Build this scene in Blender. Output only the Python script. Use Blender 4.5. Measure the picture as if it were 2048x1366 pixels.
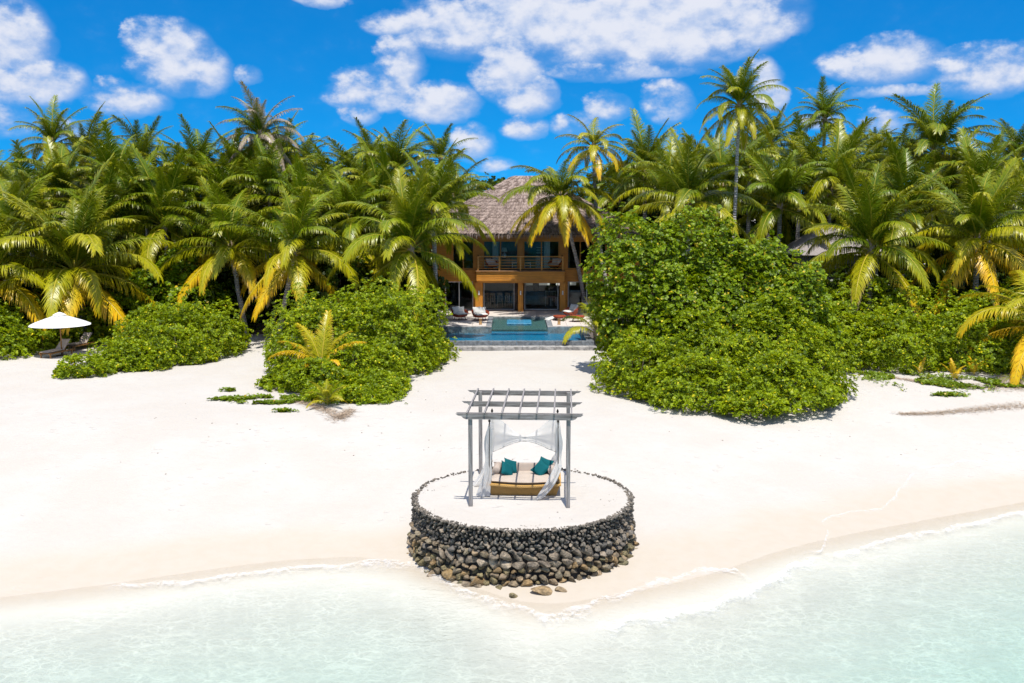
import bpy, math, random
import numpy as np
from mathutils import Vector, Matrix

for o in list(bpy.data.objects):
    bpy.data.objects.remove(o)
SC = bpy.context.scene
COL = SC.collection
R = math.radians
PI = math.pi

# ------------------------------------------------------------------ camera
F = 2000.0                       # focal length in pixels of a 2048 wide frame
TH = math.atan((683 - 407) / F)  # pitch down
HC = 9.9                         # camera height above the sea
CT, ST = math.cos(TH), math.sin(TH)
cam_d = bpy.data.cameras.new('camera')
cam_d.sensor_width = 36.0
cam_d.lens = 36.0 * F / 2048
cam_d.clip_start = 0.1
cam_d.clip_end = 4000
cam = bpy.data.objects.new('camera', cam_d)
COL.objects.link(cam)
cam.location = (0, 0, HC)
cam.rotation_euler = (PI / 2 - TH, 0, 0)
SC.camera = cam

# ------------------------------------------------------------------ sun, sky, exposure
SUN_L = Vector((-0.12, 0.84, -2.66)).normalized()      # direction the light travels
sun_d = bpy.data.lights.new('sun', 'SUN')
sun_d.energy = 4.4
sun_d.angle = R(0.53)
sun_d.color = (1.0, 0.95, 0.87)
sun = bpy.data.objects.new('sun', sun_d)
COL.objects.link(sun)
sun.rotation_euler = SUN_L.to_track_quat('-Z', 'Y').to_euler()
sun.location = (0, -20, 60)
SC.view_settings.view_transform = 'Standard'
SC.view_settings.look = 'None'
SC.view_settings.exposure = 0.45
SC.view_settings.gamma = 1.0
SC.cycles.max_bounces = 8
SC.cycles.diffuse_bounces = 3
SC.cycles.glossy_bounces = 3
SC.cycles.transmission_bounces = 4
SC.cycles.transparent_max_bounces = 12
SC.cycles.caustics_reflective = False
SC.cycles.caustics_refractive = False
SC.cycles.sample_clamp_indirect = 4.0
SC.cycles.use_denoising = True
SC.cycles.use_adaptive_sampling = True
SC.cycles.adaptive_threshold = 0.02


def ray(px, py):
    u = (px - 1024) / F
    v = (py - 683) / F
    return u, CT - v * ST, -ST - v * CT


def at_z(px, py, z=1.5):
    u, f, d = ray(px, py)
    t = (z - HC) / d
    return Vector((u * t, f * t, z))


def at_y(px, py, Y):
    u, f, d = ray(px, py)
    t = Y / f
    return Vector((u * t, Y, HC + d * t))


class NT:
    """small helper for node trees"""
    def __init__(self, tree):
        self.t = tree
        tree.nodes.clear()

    def n(self, typ, ins=None, **props):
        nd = self.t.nodes.new(typ)
        for k, v in props.items():
            setattr(nd, k, v)
        for k, v in (ins or {}).items():
            s = nd.inputs[k]
            if isinstance(v, bpy.types.NodeSocket):
                self.t.links.new(v, s)
            else:
                s.default_value = v
        return nd

    def math(self, op, a, b=0.0, c=None, clamp=False):
        d = {0: a, 1: b}
        if c is not None:
            d[2] = c
        return self.n('ShaderNodeMath', d, operation=op, use_clamp=clamp).outputs[0]

    def vmath(self, op, a, b=None, out=0):
        d = {0: a}
        if b is not None:
            d[1] = b
        return self.n('ShaderNodeVectorMath', d, operation=op).outputs[out]

    def rng(self, v, a, b, c=0.0, d=1.0, smooth=True):
        return self.n('ShaderNodeMapRange', {0: v, 1: a, 2: b, 3: c, 4: d},
                      interpolation_type='SMOOTHSTEP' if smooth else 'LINEAR').outputs[0]

    def mix(self, fac, a, b, blend='MIX'):
        nd = self.t.nodes.new('ShaderNodeMix')
        nd.data_type = 'RGBA'
        nd.blend_type = blend
        for i, v in ((0, fac), (6, a), (7, b)):
            if isinstance(v, bpy.types.NodeSocket):
                self.t.links.new(v, nd.inputs[i])
            elif i == 0:
                nd.inputs[0].default_value = v
            else:
                nd.inputs[i].default_value = (*v[:3], 1)
        return nd.outputs[2]

    def noise(self, vec, scale, detail=3, rough=0.55, dist=0.0, out=0):
        d = {'Scale': scale, 'Detail': detail, 'Roughness': rough, 'Distortion': dist}
        if vec is not None:
            d['Vector'] = vec
        return self.n('ShaderNodeTexNoise', d).outputs[out]

    def link(self, a, b):
        self.t.links.new(a, b)


def build_world():
    w = bpy.data.worlds.new('World')
    SC.world = w
    w.use_nodes = True
    T = NT(w.node_tree)
    co = T.n('ShaderNodeTexCoord').outputs['Generated']
    sep = T.n('ShaderNodeSeparateXYZ', {0: co})
    x, y, z = sep.outputs
    # clear tropical air: the blue stays deep down to the tree tops
    zup = T.math('ADD', T.math('MULTIPLY', T.math('MAXIMUM', z, 0.0), 1.5), 0.19)
    v2 = T.n('ShaderNodeCombineXYZ', {0: x, 1: y, 2: zup}).outputs[0]
    v2 = T.vmath('NORMALIZE', v2)
    sky = T.n('ShaderNodeTexSky', sky_type='NISHITA', sun_disc=False)
    T.link(v2, sky.inputs[0])
    sky.sun_disc = False
    sky.sun_elevation = math.asin(-SUN_L.z)
    sky.sun_rotation = math.atan2(-SUN_L.x, -SUN_L.y)
    sky.air_density = 1.0
    sky.dust_density = 0.0
    sky.ozone_density = 2.5
    sk = T.n('ShaderNodeHueSaturation', {'Hue': 0.5, 'Saturation': 1.25, 'Value': 1.7, 'Color': sky.outputs[0]}).outputs[0]
    sk = T.mix(1.0, sk, (0.045, 0.61, 0.80), 'MULTIPLY')
    # clouds: direction in (azimuth, elevation)
    az = T.math('ARCTAN2', x, y)
    el = T.math('ARCSINE', z)
    P = T.n('ShaderNodeCombineXYZ', {0: az, 1: el, 2: 0.0}).outputs[0]
    # (px, py, half width, half height, weight) of each cloud, from its direction in the sky
    clouds = [(20, 80, 62, 70, 1), (55, 160, 88, 42, 1), (345, 115, 70, 60, .95), (405, 140, 48, 44, .9), (295, 80, 38, 36, .8),
              (255, 198, 66, 30, .85), (492, 148, 24, 18, .6), (135, 262, 40, 20, .6), (15, 240, 60, 30, .4),
              (790, 45, 60, 26, .75), (930, 50, 130, 55, .85), (1100, 30, 170, 80, 1.05), (1330, 30, 225, 88, 1.15), (1200, 65, 160, 55, .95),
              (1480, 45, 110, 46, .95), (800, 125, 42, 55, .9), (745, 180, 85, 42, .8), (880, 205, 72, 38, .95), (722, 226, 34, 22, .75),
              (1015, 140, 66, 55, 1), (1055, 190, 58, 38, .95), (985, 108, 34, 30, .7), (1235, 140, 150, 20, .6), (1340, 138, 50, 9, .4),
              (1050, 256, 46, 22, .75), (945, 285, 38, 34, .8), (1215, 212, 40, 28, .75), (1335, 205, 46, 38, .65), (1165, 250, 60, 24, .45),
              (1525, 165, 32, 42, 1), (1545, 195, 34, 24, .9), (1765, 120, 95, 40, 1), (1975, 140, 95, 42, .9), (1810, 180, 150, 12, .5), (1890, 105, 90, 10, .45),
              (1765, 245, 40, 20, .75), (650, 2, 48, 14, .6), (990, 330, 40, 18, .45), (1650, 245, 40, 16, .4)]
    fbn = T.n('ShaderNodeTexNoise', {'Vector': T.vmath('MULTIPLY', co, (1.0, 1.0, 1.5)), 'Scale': 34.0, 'Detail': 8.0, 'Roughness': 0.56})
    fb = fbn.outputs[0]
    dfb = T.math('SUBTRACT', fb, 0.5)
    Pw = T.vmath('ADD', P, T.n('ShaderNodeCombineXYZ', {0: T.math('MULTIPLY', dfb, 0.03), 1: T.math('MULTIPLY', dfb, -0.02), 2: 0.0}).outputs[0])
    acc = None
    for cx, cy, rx, ry, wgt in clouds:
        u, f, d = ray(cx, cy)
        a0 = math.atan2(u, f)
        e0 = math.atan2(d, math.hypot(u, f))
        sx, sy = F / rx * 0.80, F / ry * 0.80
        dv = T.n('ShaderNodeVectorMath', {0: Pw, 1: (sx, sy, 0), 2: (-a0 * sx, -e0 * sy, 0)}, operation='MULTIPLY_ADD').outputs[0]
        d2 = T.vmath('DOT_PRODUCT', dv, dv, out=1)
        b = T.math('MULTIPLY_ADD', d2, -wgt, wgt)
        acc = b if acc is None else T.math('MAXIMUM', acc, b)
    # fair weather clouds in the unseen sky, made denser to whiten bluish shadows
    out_az = T.rng(T.math('ABSOLUTE', az), 0.50, 0.62)
    out_el = T.rng(el, 0.20, 0.28)
    outside = T.math('MAXIMUM', out_az, out_el)
    far = T.rng(T.noise(T.vmath('MULTIPLY', co, (1.0, 1.0, 2.2)), 5.0, 1, 0.5), 0.36, 0.62, 0.0, 1.0)
    acc = T.math('MAXIMUM', acc, T.math('MULTIPLY', far, outside))
    dens = T.math('MULTIPLY_ADD', dfb, 2.3, acc)
    present = T.rng(acc, 0.0, 0.30)
    veil = T.math('MULTIPLY', T.rng(dens, -0.45, 0.5), 0.22)
    alpha = T.math('MULTIPLY', T.math('MULTIPLY', T.math('ADD', T.math('MULTIPLY', T.rng(dens, 0.14, 0.85), 0.78), veil), T.rng(acc, -0.04, 0.24)), 0.97)
    # lit tops and soft bluish bases of the clouds
    above = T.noise(T.vmath('MULTIPLY', T.vmath('ADD', co, (0.0, 0.0, 0.011)), (1.0, 1.0, 1.5)), 34.0, 4, 0.56)
    lit = T.math('SUBTRACT', fb, above)
    shade = T.rng(T.math('MULTIPLY_ADD', lit, 1.7, T.math('MULTIPLY', dens, 0.75)), 0.05, 1.15)
    ccol = T.mix(shade, (3.4, 4.3, 6.2), (5.9, 6.1, 6.8))
    col = T.mix(alpha, sk, ccol)
    bg = T.n('ShaderNodeBackground', {'Color': col, 'Strength': 0.1})
    o = T.n('ShaderNodeOutputWorld')
    T.link(bg.outputs[0], o.inputs[0])


build_world()

# ------------------------------------------------------------------ helpers
def sines(seed, n=10, lo=0.5, hi=3.0):
    """smooth pseudo noise: returns f(points Nx3) in about -1..1"""
    rg = np.random.default_rng(seed)
    d = rg.normal(size=(n, 3))
    d /= np.linalg.norm(d, axis=1)[:, None]
    k = d * rg.uniform(lo, hi, n)[:, None]
    ph = rg.uniform(0, 6.28, n)
    return lambda p: np.sin(p @ k.T + ph).sum(1) / math.sqrt(n) * 0.9


def np_mesh(name, verts, faces, k=None, attrs=None, smooth=False):
    """faces: array Nx3 or Nx4 (or list of such arrays)"""
    me = bpy.data.meshes.new(name)
    verts = np.asarray(verts, dtype=np.float32)
    if not isinstance(faces, (list, tuple)):
        faces = [faces]
    faces = [np.asarray(f, dtype=np.int32) for f in faces if len(f)]
    me.vertices.add(len(verts))
    me.vertices.foreach_set('co', verts.ravel())
    loops = np.concatenate([f.ravel() for f in faces])
    tot = np.concatenate([np.full(len(f), f.shape[1], dtype=np.int32) for f in faces])
    start = np.concatenate(([0], np.cumsum(tot)[:-1])).astype(np.int32)
    me.loops.add(len(loops))
    me.loops.foreach_set('vertex_index', loops)
    me.polygons.add(len(tot))
    me.polygons.foreach_set('loop_start', start)
    me.polygons.foreach_set('loop_total', tot)
    if smooth:
        me.polygons.foreach_set('use_smooth', np.ones(len(tot), dtype=bool))
    for an, av in (attrs or {}).items():
        a = me.attributes.new(an, 'FLOAT', 'POINT')
        a.data.foreach_set('value', np.ascontiguousarray(av, dtype=np.float32).ravel())
    me.update(calc_edges=True)
    return me


class MB:
    """collects simple shapes into one mesh"""
    def __init__(self):
        self.v = []
        self.f = []

    def add(self, vs, fs, M=None):
        b = len(self.v)
        if M is not None:
            vs = [M @ Vector(p) for p in vs]
        self.v += [tuple(p) for p in vs]
        self.f += [tuple(i + b for i in q) for q in fs]
        return self

    def box(self, x0, x1, y0, y1, z0, z1, M=None, c=0.0):
        if c <= 0:
            vs = [(x0, y0, z0), (x1, y0, z0), (x1, y1, z0), (x0, y1, z0), (x0, y0, z1), (x1, y0, z1), (x1, y1, z1), (x0, y1, z1)]
            fs = [(3, 2, 1, 0), (4, 5, 6, 7), (0, 1, 5, 4), (1, 2, 6, 5), (2, 3, 7, 6), (3, 0, 4, 7)]
            return self.add(vs, fs, M)
        # box with chamfered edges: 24 vertices
        X, Y, Z = (x0, x1), (y0, y1), (z0, z1)
        vs, idx = [], {}
        for i in (0, 1):
            for j in (0, 1):
                for k in (0, 1):
                    si, sj, sk = (1 - 2 * i) * c, (1 - 2 * j) * c, (1 - 2 * k) * c
                    for a, off in (('x', (0, sj, sk)), ('y', (si, 0, sk)), ('z', (si, sj, 0))):
                        idx[i, j, k, a] = len(vs)
                        vs.append((X[i] + off[0], Y[j] + off[1], Z[k] + off[2]))
        g = lambda *a: idx[a]
        fs = []
        for s in (0, 1):
            q = [g(s, 0, 0, 'x'), g(s, 1, 0, 'x'), g(s, 1, 1, 'x'), g(s, 0, 1, 'x')]
            fs.append(q if s else q[::-1])
            q = [g(0, s, 0, 'y'), g(1, s, 0, 'y'), g(1, s, 1, 'y'), g(0, s, 1, 'y')]
            fs.append(q[::-1] if s else q)
            q = [g(0, 0, s, 'z'), g(1, 0, s, 'z'), g(1, 1, s, 'z'), g(0, 1, s, 'z')]
            fs.append(q if s else q[::-1])
        for a in (0, 1):
            for b in (0, 1):
                fs.append([g(0, a, b, 'y'), g(1, a, b, 'y'), g(1, a, b, 'z'), g(0, a, b, 'z')])
                fs.append([g(a, 0, b, 'x'), g(a, 1, b, 'x'), g(a, 1, b, 'z'), g(a, 0, b, 'z')])
                fs.append([g(a, b, 0, 'x'), g(a, b, 1, 'x'), g(a, b, 1, 'y'), g(a, b, 0, 'y')])
        for i in (0, 1):
            for j in (0, 1):
                for k in (0, 1):
                    fs.append([g(i, j, k, 'x'), g(i, j, k, 'y'), g(i, j, k, 'z')])
        return self.add(vs, fs, M)

    def tube(self, pts, rad, n=8, cap=True):
        pts = [Vector(p) for p in pts]
        if not isinstance(rad, (list, tuple)):
            rad = [rad] * len(pts)
        vs, fs = [], []
        up = Vector((0, 0, 1))
        prev = None
        for i, p in enumerate(pts):
            t = (pts[min(i + 1, len(pts) - 1)] - pts[max(i - 1, 0)]).normalized()
            if prev is None:
                a = t.cross(up)
                if a.length < 0.05:
                    a = t.cross(Vector((0, 1, 0)))
                a.normalize()
            else:
                a = (prev - t * prev.dot(t)).normalized()
            prev = a
            b = t.cross(a)
            for k in range(n):
                q = 2 * PI * k / n
                vs.append(p + (a * math.cos(q) + b * math.sin(q)) * rad[i])
        for i in range(len(pts) - 1):
            for k in range(n):
                k2 = (k + 1) % n
                fs.append((i * n + k2, i * n + k, (i + 1) * n + k, (i + 1) * n + k2))
        if cap:
            fs.append(tuple(range(n)))
            fs.append(tuple(range((len(pts) - 1) * n, len(pts) * n))[::-1])
        return self.add(vs, fs)

    def lathe(self, prof, n=16, M=None, a0=0.0, a1=2 * PI):
        vs, fs = [], []
        full = abs(a1 - a0 - 2 * PI) < 1e-6
        m = n if full else n + 1
        for r, z in prof:
            for k in range(m):
                q = a0 + (a1 - a0) * k / n
                vs.append((r * math.cos(q), r * math.sin(q), z))
        for i in range(len(prof) - 1):
            for k in range(n):
                k2 = (k + 1) % m
                fs.append((i * m + k, i * m + k2, (i + 1) * m + k2, (i + 1) * m + k))
        return self.add(vs, fs, M)

    def prism(self, poly, ext, M=None):
        """poly in local xz, extruded along y by ext=(y0,y1)"""
        n = len(poly)
        vs = [(x, ext[0], z) for x, z in poly] + [(x, ext[1], z) for x, z in poly]
        fs = [tuple(range(n)), tuple(range(n, 2 * n))[::-1]]
        fs += [(i, i + n, (i + 1) % n + n, (i + 1) % n) for i in range(n)]
        return self.add(vs, fs, M)

    def mesh(self, name, smooth=False):
        me = bpy.data.meshes.new(name)
        me.from_pydata(self.v, [], self.f)
        if smooth:
            for p in me.polygons:
                p.use_smooth = True
        me.update()
        return me

    def build(self, name, mat, parent=None, world=False, smooth=False, kind=None):
        return obj(name, self.mesh(name, smooth), mat, parent, world, kind)


def obj(name, me, mat, parent=None, world=False, kind=None):
    o = bpy.data.objects.new(name, me)
    COL.objects.link(o)
    if mat is not None and len(me.materials) == 0:
        me.materials.append(mat)
    if parent is not None:
        o.parent = parent
        if world:                       # mesh is given in world coordinates, parents are not rotated
            off = Vector((0, 0, 0))
            q = parent
            while q is not None:
                off += q.location
                q = q.parent
            o.location = -off
    if kind:
        o['kind'] = kind
    return o


def tag(o, label, cat=None, group=None, kind=None):
    o['label'] = label
    if cat:
        o['category'] = cat
    if group:
        o['group'] = group
    if kind:
        o['kind'] = kind
    return o


def thing(name, label, cat, loc=(0, 0, 0), rz=0.0, group=None):
    o = bpy.data.objects.new(name, None)
    o.empty_display_size = 0.3
    COL.objects.link(o)
    o.location = loc
    o.rotation_euler = (0, 0, rz)
    return tag(o, label, cat, group)


def dup(root, loc, rz=0.0, label=None, group=None, scale=None):
    def cp(o, parent):
        c = o.copy()
        COL.objects.link(c)
        c.parent = parent
        for ch in list(o.children):
            cp(ch, c)
        return c
    r = cp(root, None)
    r.location = loc
    r.rotation_euler = (0, 0, rz)
    if scale:
        r.scale = (scale, scale, scale) if isinstance(scale, (int, float)) else scale
    if label:
        r['label'] = label
    if group:
        r['group'] = group
    return r


# ------------------------------------------------------------------ materials
def mat_new(name):
    m = bpy.data.materials.new(name)
    m.use_nodes = True
    T = NT(m.node_tree)
    out = T.n('ShaderNodeOutputMaterial')
    return m, T, out


def simple(name, col, rough=0.6, var=0.15, scale=6.0, bump=0.0, bscale=30.0, spec=0.4, col2=None, stretch=(1, 1, 1), metal=0.0, coords='Object'):
    m, T, out = mat_new(name)
    co = T.n('ShaderNodeTexCoord').outputs[coords]
    co = T.vmath('MULTIPLY', co, stretch)
    nz = T.noise(co, scale, 5, 0.6)
    c2 = col2 or tuple(min(1, c * (1 + var * 1.6)) for c in col)
    c1 = tuple(c * (1 - var) for c in col) if col2 is None else col
    c = T.mix(T.rng(nz, 0.3, 0.7), c1, c2)
    p = T.n('ShaderNodeBsdfPrincipled', {'Base Color': c, 'Roughness': rough, 'Specular IOR Level': spec, 'Metallic': metal})
    if bump > 0:
        b = T.n('ShaderNodeBump', {'Strength': 1.0, 'Distance': bump, 'Height': T.noise(co, bscale, 5, 0.6)})
        T.link(b.outputs[0], p.inputs['Normal'])
    T.link(p.outputs[0], out.inputs[0])
    return m


def sand_mat():
    m, T, out = mat_new('coral sand')
    geo = T.n('ShaderNodeNewGeometry')
    pos = geo.outputs['Position']
    x, y, z = T.n('ShaderNodeSeparateXYZ', {0: pos}).outputs
    n1 = T.noise(pos, 0.35, 4, 0.6)
    n2 = T.noise(pos, 2.2, 4, 0.6)
    fine = T.noise(pos, 90.0, 1, 0.7)
    dry = T.mix(T.rng(n1, 0.35, 0.65), (0.462, 0.428, 0.386), (0.478, 0.453, 0.417))
    dry = T.mix(T.math('MULTIPLY', T.rng(n2, 0.45, 0.8), 0.35), dry, (0.455, 0.405, 0.357))
    wet = T.mix(T.rng(n2, 0.3, 0.7), (0.458, 0.402, 0.330), (0.47, 0.418, 0.352))
    zz = T.math('ADD', z, T.math('ADD', T.math('MULTIPLY', T.math('SUBTRACT', n1, 0.5), 0.22),
                                 T.math('MULTIPLY', T.math('SUBTRACT', n2, 0.5), 0.03)))
    wf = T.rng(zz, 0.13, 0.34, 1.0, 0.0)
    c = T.mix(wf, dry, wet)
    c = T.mix(T.math('MULTIPLY', T.rng(fine, 0.55, 0.75), 0.06), c, (0.30, 0.26, 0.22))
    # below the sea the bed is clean pale sand again
    c = T.mix(T.rng(z, -0.14, -0.005, 1.0, 0.0), c, (0.58, 0.56, 0.51))
    rough = T.math('SUBTRACT', 0.95, T.math('MULTIPLY', wf, 0.35))
    hgt = T.math('MULTIPLY', T.noise(pos, 3.4, 5, 0.68), 0.06)
    feet = T.n('ShaderNodeTexVoronoi', {'Vector': T.vmath('MULTIPLY', pos, (1.0, 1.4, 1.0)), 'Scale': 1.9}).outputs[0]
    hgt = T.math('SUBTRACT', hgt, T.math('MULTIPLY', T.math('MULTIPLY', T.rng(feet, 0.26, 0.08), T.rng(n1, 0.48, 0.60)), 0.035))
    b = T.n('ShaderNodeBump', {'Strength': T.math('SUBTRACT', 0.9, T.math('MULTIPLY', wf, 0.75)), 'Distance': 1.0, 'Height': hgt})
    p = T.n('ShaderNodeBsdfPrincipled', {'Base Color': c, 'Roughness': rough, 'Specular IOR Level': 0.25, 'Normal': b.outputs[0]})
    T.link(p.outputs[0], out.inputs[0])
    return m


def leaf_mat(name, dark, mid, light, yellow, ylim=0.965, rough=0.42, transl=0.28):
    m, T, out = mat_new(name)
    a = T.n('ShaderNodeAttribute', attribute_name='rnd').outputs['Fac']
    pos = T.n('ShaderNodeNewGeometry').outputs['Position']
    big = T.noise(pos, 0.9, 3, 0.5)
    f = T.math('ADD', T.math('MULTIPLY', a, 0.75), T.math('MULTIPLY', T.math('SUBTRACT', big, 0.5), 0.9))
    c = T.mix(T.rng(f, 0.05, 0.5), dark, mid)
    c = T.mix(T.rng(f, 0.45, 0.95), c, light)
    c = T.mix(T.rng(a, ylim, ylim + 0.01), c, yellow)
    p = T.n('ShaderNodeBsdfPrincipled', {'Base Color': c, 'Roughness': rough, 'Specular IOR Level': 0.3})
    tr = T.n('ShaderNodeBsdfTranslucent', {'Color': T.mix(0.5, c, light)})
    mx = T.n('ShaderNodeMixShader', {0: transl, 1: p.outputs[0], 2: tr.outputs[0]})
    T.link(mx.outputs[0], out.inputs[0])
    return m


def frond_mat():
    """object colour: r = how yellow, g = how dry, b = random"""
    m, T, out = mat_new('coconut frond')
    oi = T.n('ShaderNodeObjectInfo')
    r, g, b = T.n('ShaderNodeSeparateColor', {0: oi.outputs['Color']}).outputs
    ft = T.n('ShaderNodeAttribute', attribute_name='ft').outputs['Fac']
    fu = T.n('ShaderNodeAttribute', attribute_name='fu').outputs['Fac']
    rn = T.n('ShaderNodeAttribute', attribute_name='rnd').outputs['Fac']
    green = T.mix(T.math('ADD', T.math('MULTIPLY', b, 0.7), T.math('MULTIPLY', rn, 0.3)), (0.034, 0.082, 0.001), (0.185, 0.262, 0.002))
    lime = T.mix(rn, (0.29, 0.29, 0.003), (0.45, 0.40, 0.005))
    gold = T.mix(rn, (0.80, 0.55, 0.012), (0.74, 0.40, 0.010))
    y1 = T.math('ADD', r, T.math('ADD', T.math('MULTIPLY', T.math('SUBTRACT', fu, 0.4), 0.35), T.math('MULTIPLY', T.math('SUBTRACT', ft, 0.6), 0.3)))
    c = T.mix(T.rng(y1, 0.10, 0.55), green, lime)
    c = T.mix(T.rng(y1, 0.55, 1.0), c, gold)
    dry = T.mix(rn, (0.30, 0.22, 0.15), (0.48, 0.40, 0.33))
    dy = T.math('ADD', g, T.math('ADD', T.math('MULTIPLY', T.math('SUBTRACT', fu, 0.75), 0.5), T.math('MULTIPLY', T.math('SUBTRACT', ft, 0.8), 0.6)))
    c = T.mix(T.rng(dy, 0.35, 0.75), c, dry)
    # the midrib is paler than the leaflets
    c = T.mix(T.rng(fu, -0.2, -0.1, 1.0, 0.0), c, T.mix(r, (0.34, 0.34, 0.03), (0.72, 0.52, 0.06)))
    p = T.n('ShaderNodeBsdfPrincipled', {'Base Color': c, 'Roughness': 0.35, 'Specular IOR Level': 0.36})
    tr = T.n('ShaderNodeBsdfTranslucent', {'Color': T.mix(0.4, c, (0.32, 0.34, 0.02))})
    mx = T.n('ShaderNodeMixShader', {0: 0.22, 1: p.outputs[0], 2: tr.outputs[0]})
    T.link(mx.outputs[0], out.inputs[0])
    return m


def trunk_mat():
    m, T, out = mat_new('palm trunk')
    pos = T.n('ShaderNodeNewGeometry').outputs['Position']
    x, y, z = T.n('ShaderNodeSeparateXYZ', {0: pos}).outputs
    wob = T.math('MULTIPLY', T.noise(pos, 2.5, 3, 0.5), 2.0)
    ring = T.math('SINE', T.math('ADD', T.math('MULTIPLY', z, 42.0), T.math('MULTIPLY', wob, 3.0)))
    c = T.mix(T.rng(T.noise(pos, 4.0, 5, 0.65), 0.3, 0.7), (0.30, 0.265, 0.245), (0.50, 0.465, 0.44))
    c = T.mix(T.math('MULTIPLY', T.rng(ring, 0.3, 1.0), 0.40), c, (0.16, 0.13, 0.11))
    b = T.n('ShaderNodeBump', {'Strength': 0.8, 'Distance': 0.03, 'Height': ring})
    p = T.n('ShaderNodeBsdfPrincipled', {'Base Color': c, 'Roughness': 0.85, 'Normal': b.outputs[0]})
    T.link(p.outputs[0], out.inputs[0])
    return m


def stone_mat(name='coral stone'):
    """colour of each stone comes from its object colour"""
    m, T, out = mat_new(name)
    oi = T.n('ShaderNodeObjectInfo')
    co = T.n('ShaderNodeNewGeometry').outputs['Position']
    n1 = T.noise(co, 7.0, 6, 0.65)
    n2 = T.noise(co, 38.0, 4, 0.7)
    vo = T.n('ShaderNodeTexVoronoi', {'Vector': co, 'Scale': 30.0}).outputs[0]
    base = oi.outputs['Color']
    c = T.mix(T.rng(n1, 0.35, 0.7), T.mix(1.0, base, (0.55, 0.55, 0.55), 'MULTIPLY'), T.mix(1.0, base, (1.55, 1.5, 1.4), 'MULTIPLY'))
    c = T.mix(T.math('MULTIPLY', T.rng(n2, 0.52, 0.75), 0.6), c, (0.40, 0.37, 0.31))
    c = T.mix(T.math('MULTIPLY', T.rng(vo, 0.22, 0.05), 0.65), c, (0.025, 0.022, 0.018))
    h = T.math('ADD', T.math('MULTIPLY', n1, 0.05), T.math('ADD', T.math('MULTIPLY', n2, 0.022), T.math('MULTIPLY', vo, 0.02)))
    b = T.n('ShaderNodeBump', {'Strength': 1.0, 'Distance': 1.0, 'Height': h})
    p = T.n('ShaderNodeBsdfPrincipled', {'Base Color': c, 'Roughness': 0.85, 'Specular IOR Level': 0.3, 'Normal': b.outputs[0]})
    T.link(p.outputs[0], out.inputs[0])
    return m


def wood_mat(name, c1, c2, rough=0.6, axis='X', scale=1.0):
    m, T, out = mat_new(name)
    co = T.n('ShaderNodeTexCoord').outputs['Object']
    s = {'X': (0.6, 9, 9), 'Y': (9, 0.6, 9), 'Z': (9, 9, 0.6)}[axis]
    v = T.vmath('MULTIPLY', co, tuple(q * scale for q in s))
    n = T.noise(v, 2.2, 5, 0.65, 0.4)
    n2 = T.noise(co, 1.3, 3, 0.5)
    c = T.mix(T.rng(n, 0.3, 0.7), c1, c2)
    c = T.mix(T.math('MULTIPLY', T.rng(n2, 0.4, 0.7), 0.35), c, tuple(q * 0.6 for q in c1))
    b = T.n('ShaderNodeBump', {'Strength': 0.5, 'Distance': 0.008, 'Height': n})
    p = T.n('ShaderNodeBsdfPrincipled', {'Base Color': c, 'Roughness': rough, 'Normal': b.outputs[0]})
    T.link(p.outputs[0], out.inputs[0])
    return m


def glass_mat(name='window glass', tint=(0.86, 0.92, 0.92)):
    m, T, out = mat_new(name)
    fr = T.n('ShaderNodeFresnel', {'IOR': 1.5}).outputs[0]
    fac = T.math('MULTIPLY', fr, 0.4, clamp=True)
    t = T.n('ShaderNodeBsdfTransparent', {'Color': (*tint, 1)})
    g = T.n('ShaderNodeBsdfGlossy', {'Color': (1, 1, 1, 1), 'Roughness': 0.02})
    mx = T.n('ShaderNodeMixShader', {0: fac, 1: t.outputs[0], 2: g.outputs[0]})
    T.link(mx.outputs[0], out.inputs[0])
    return m


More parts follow.
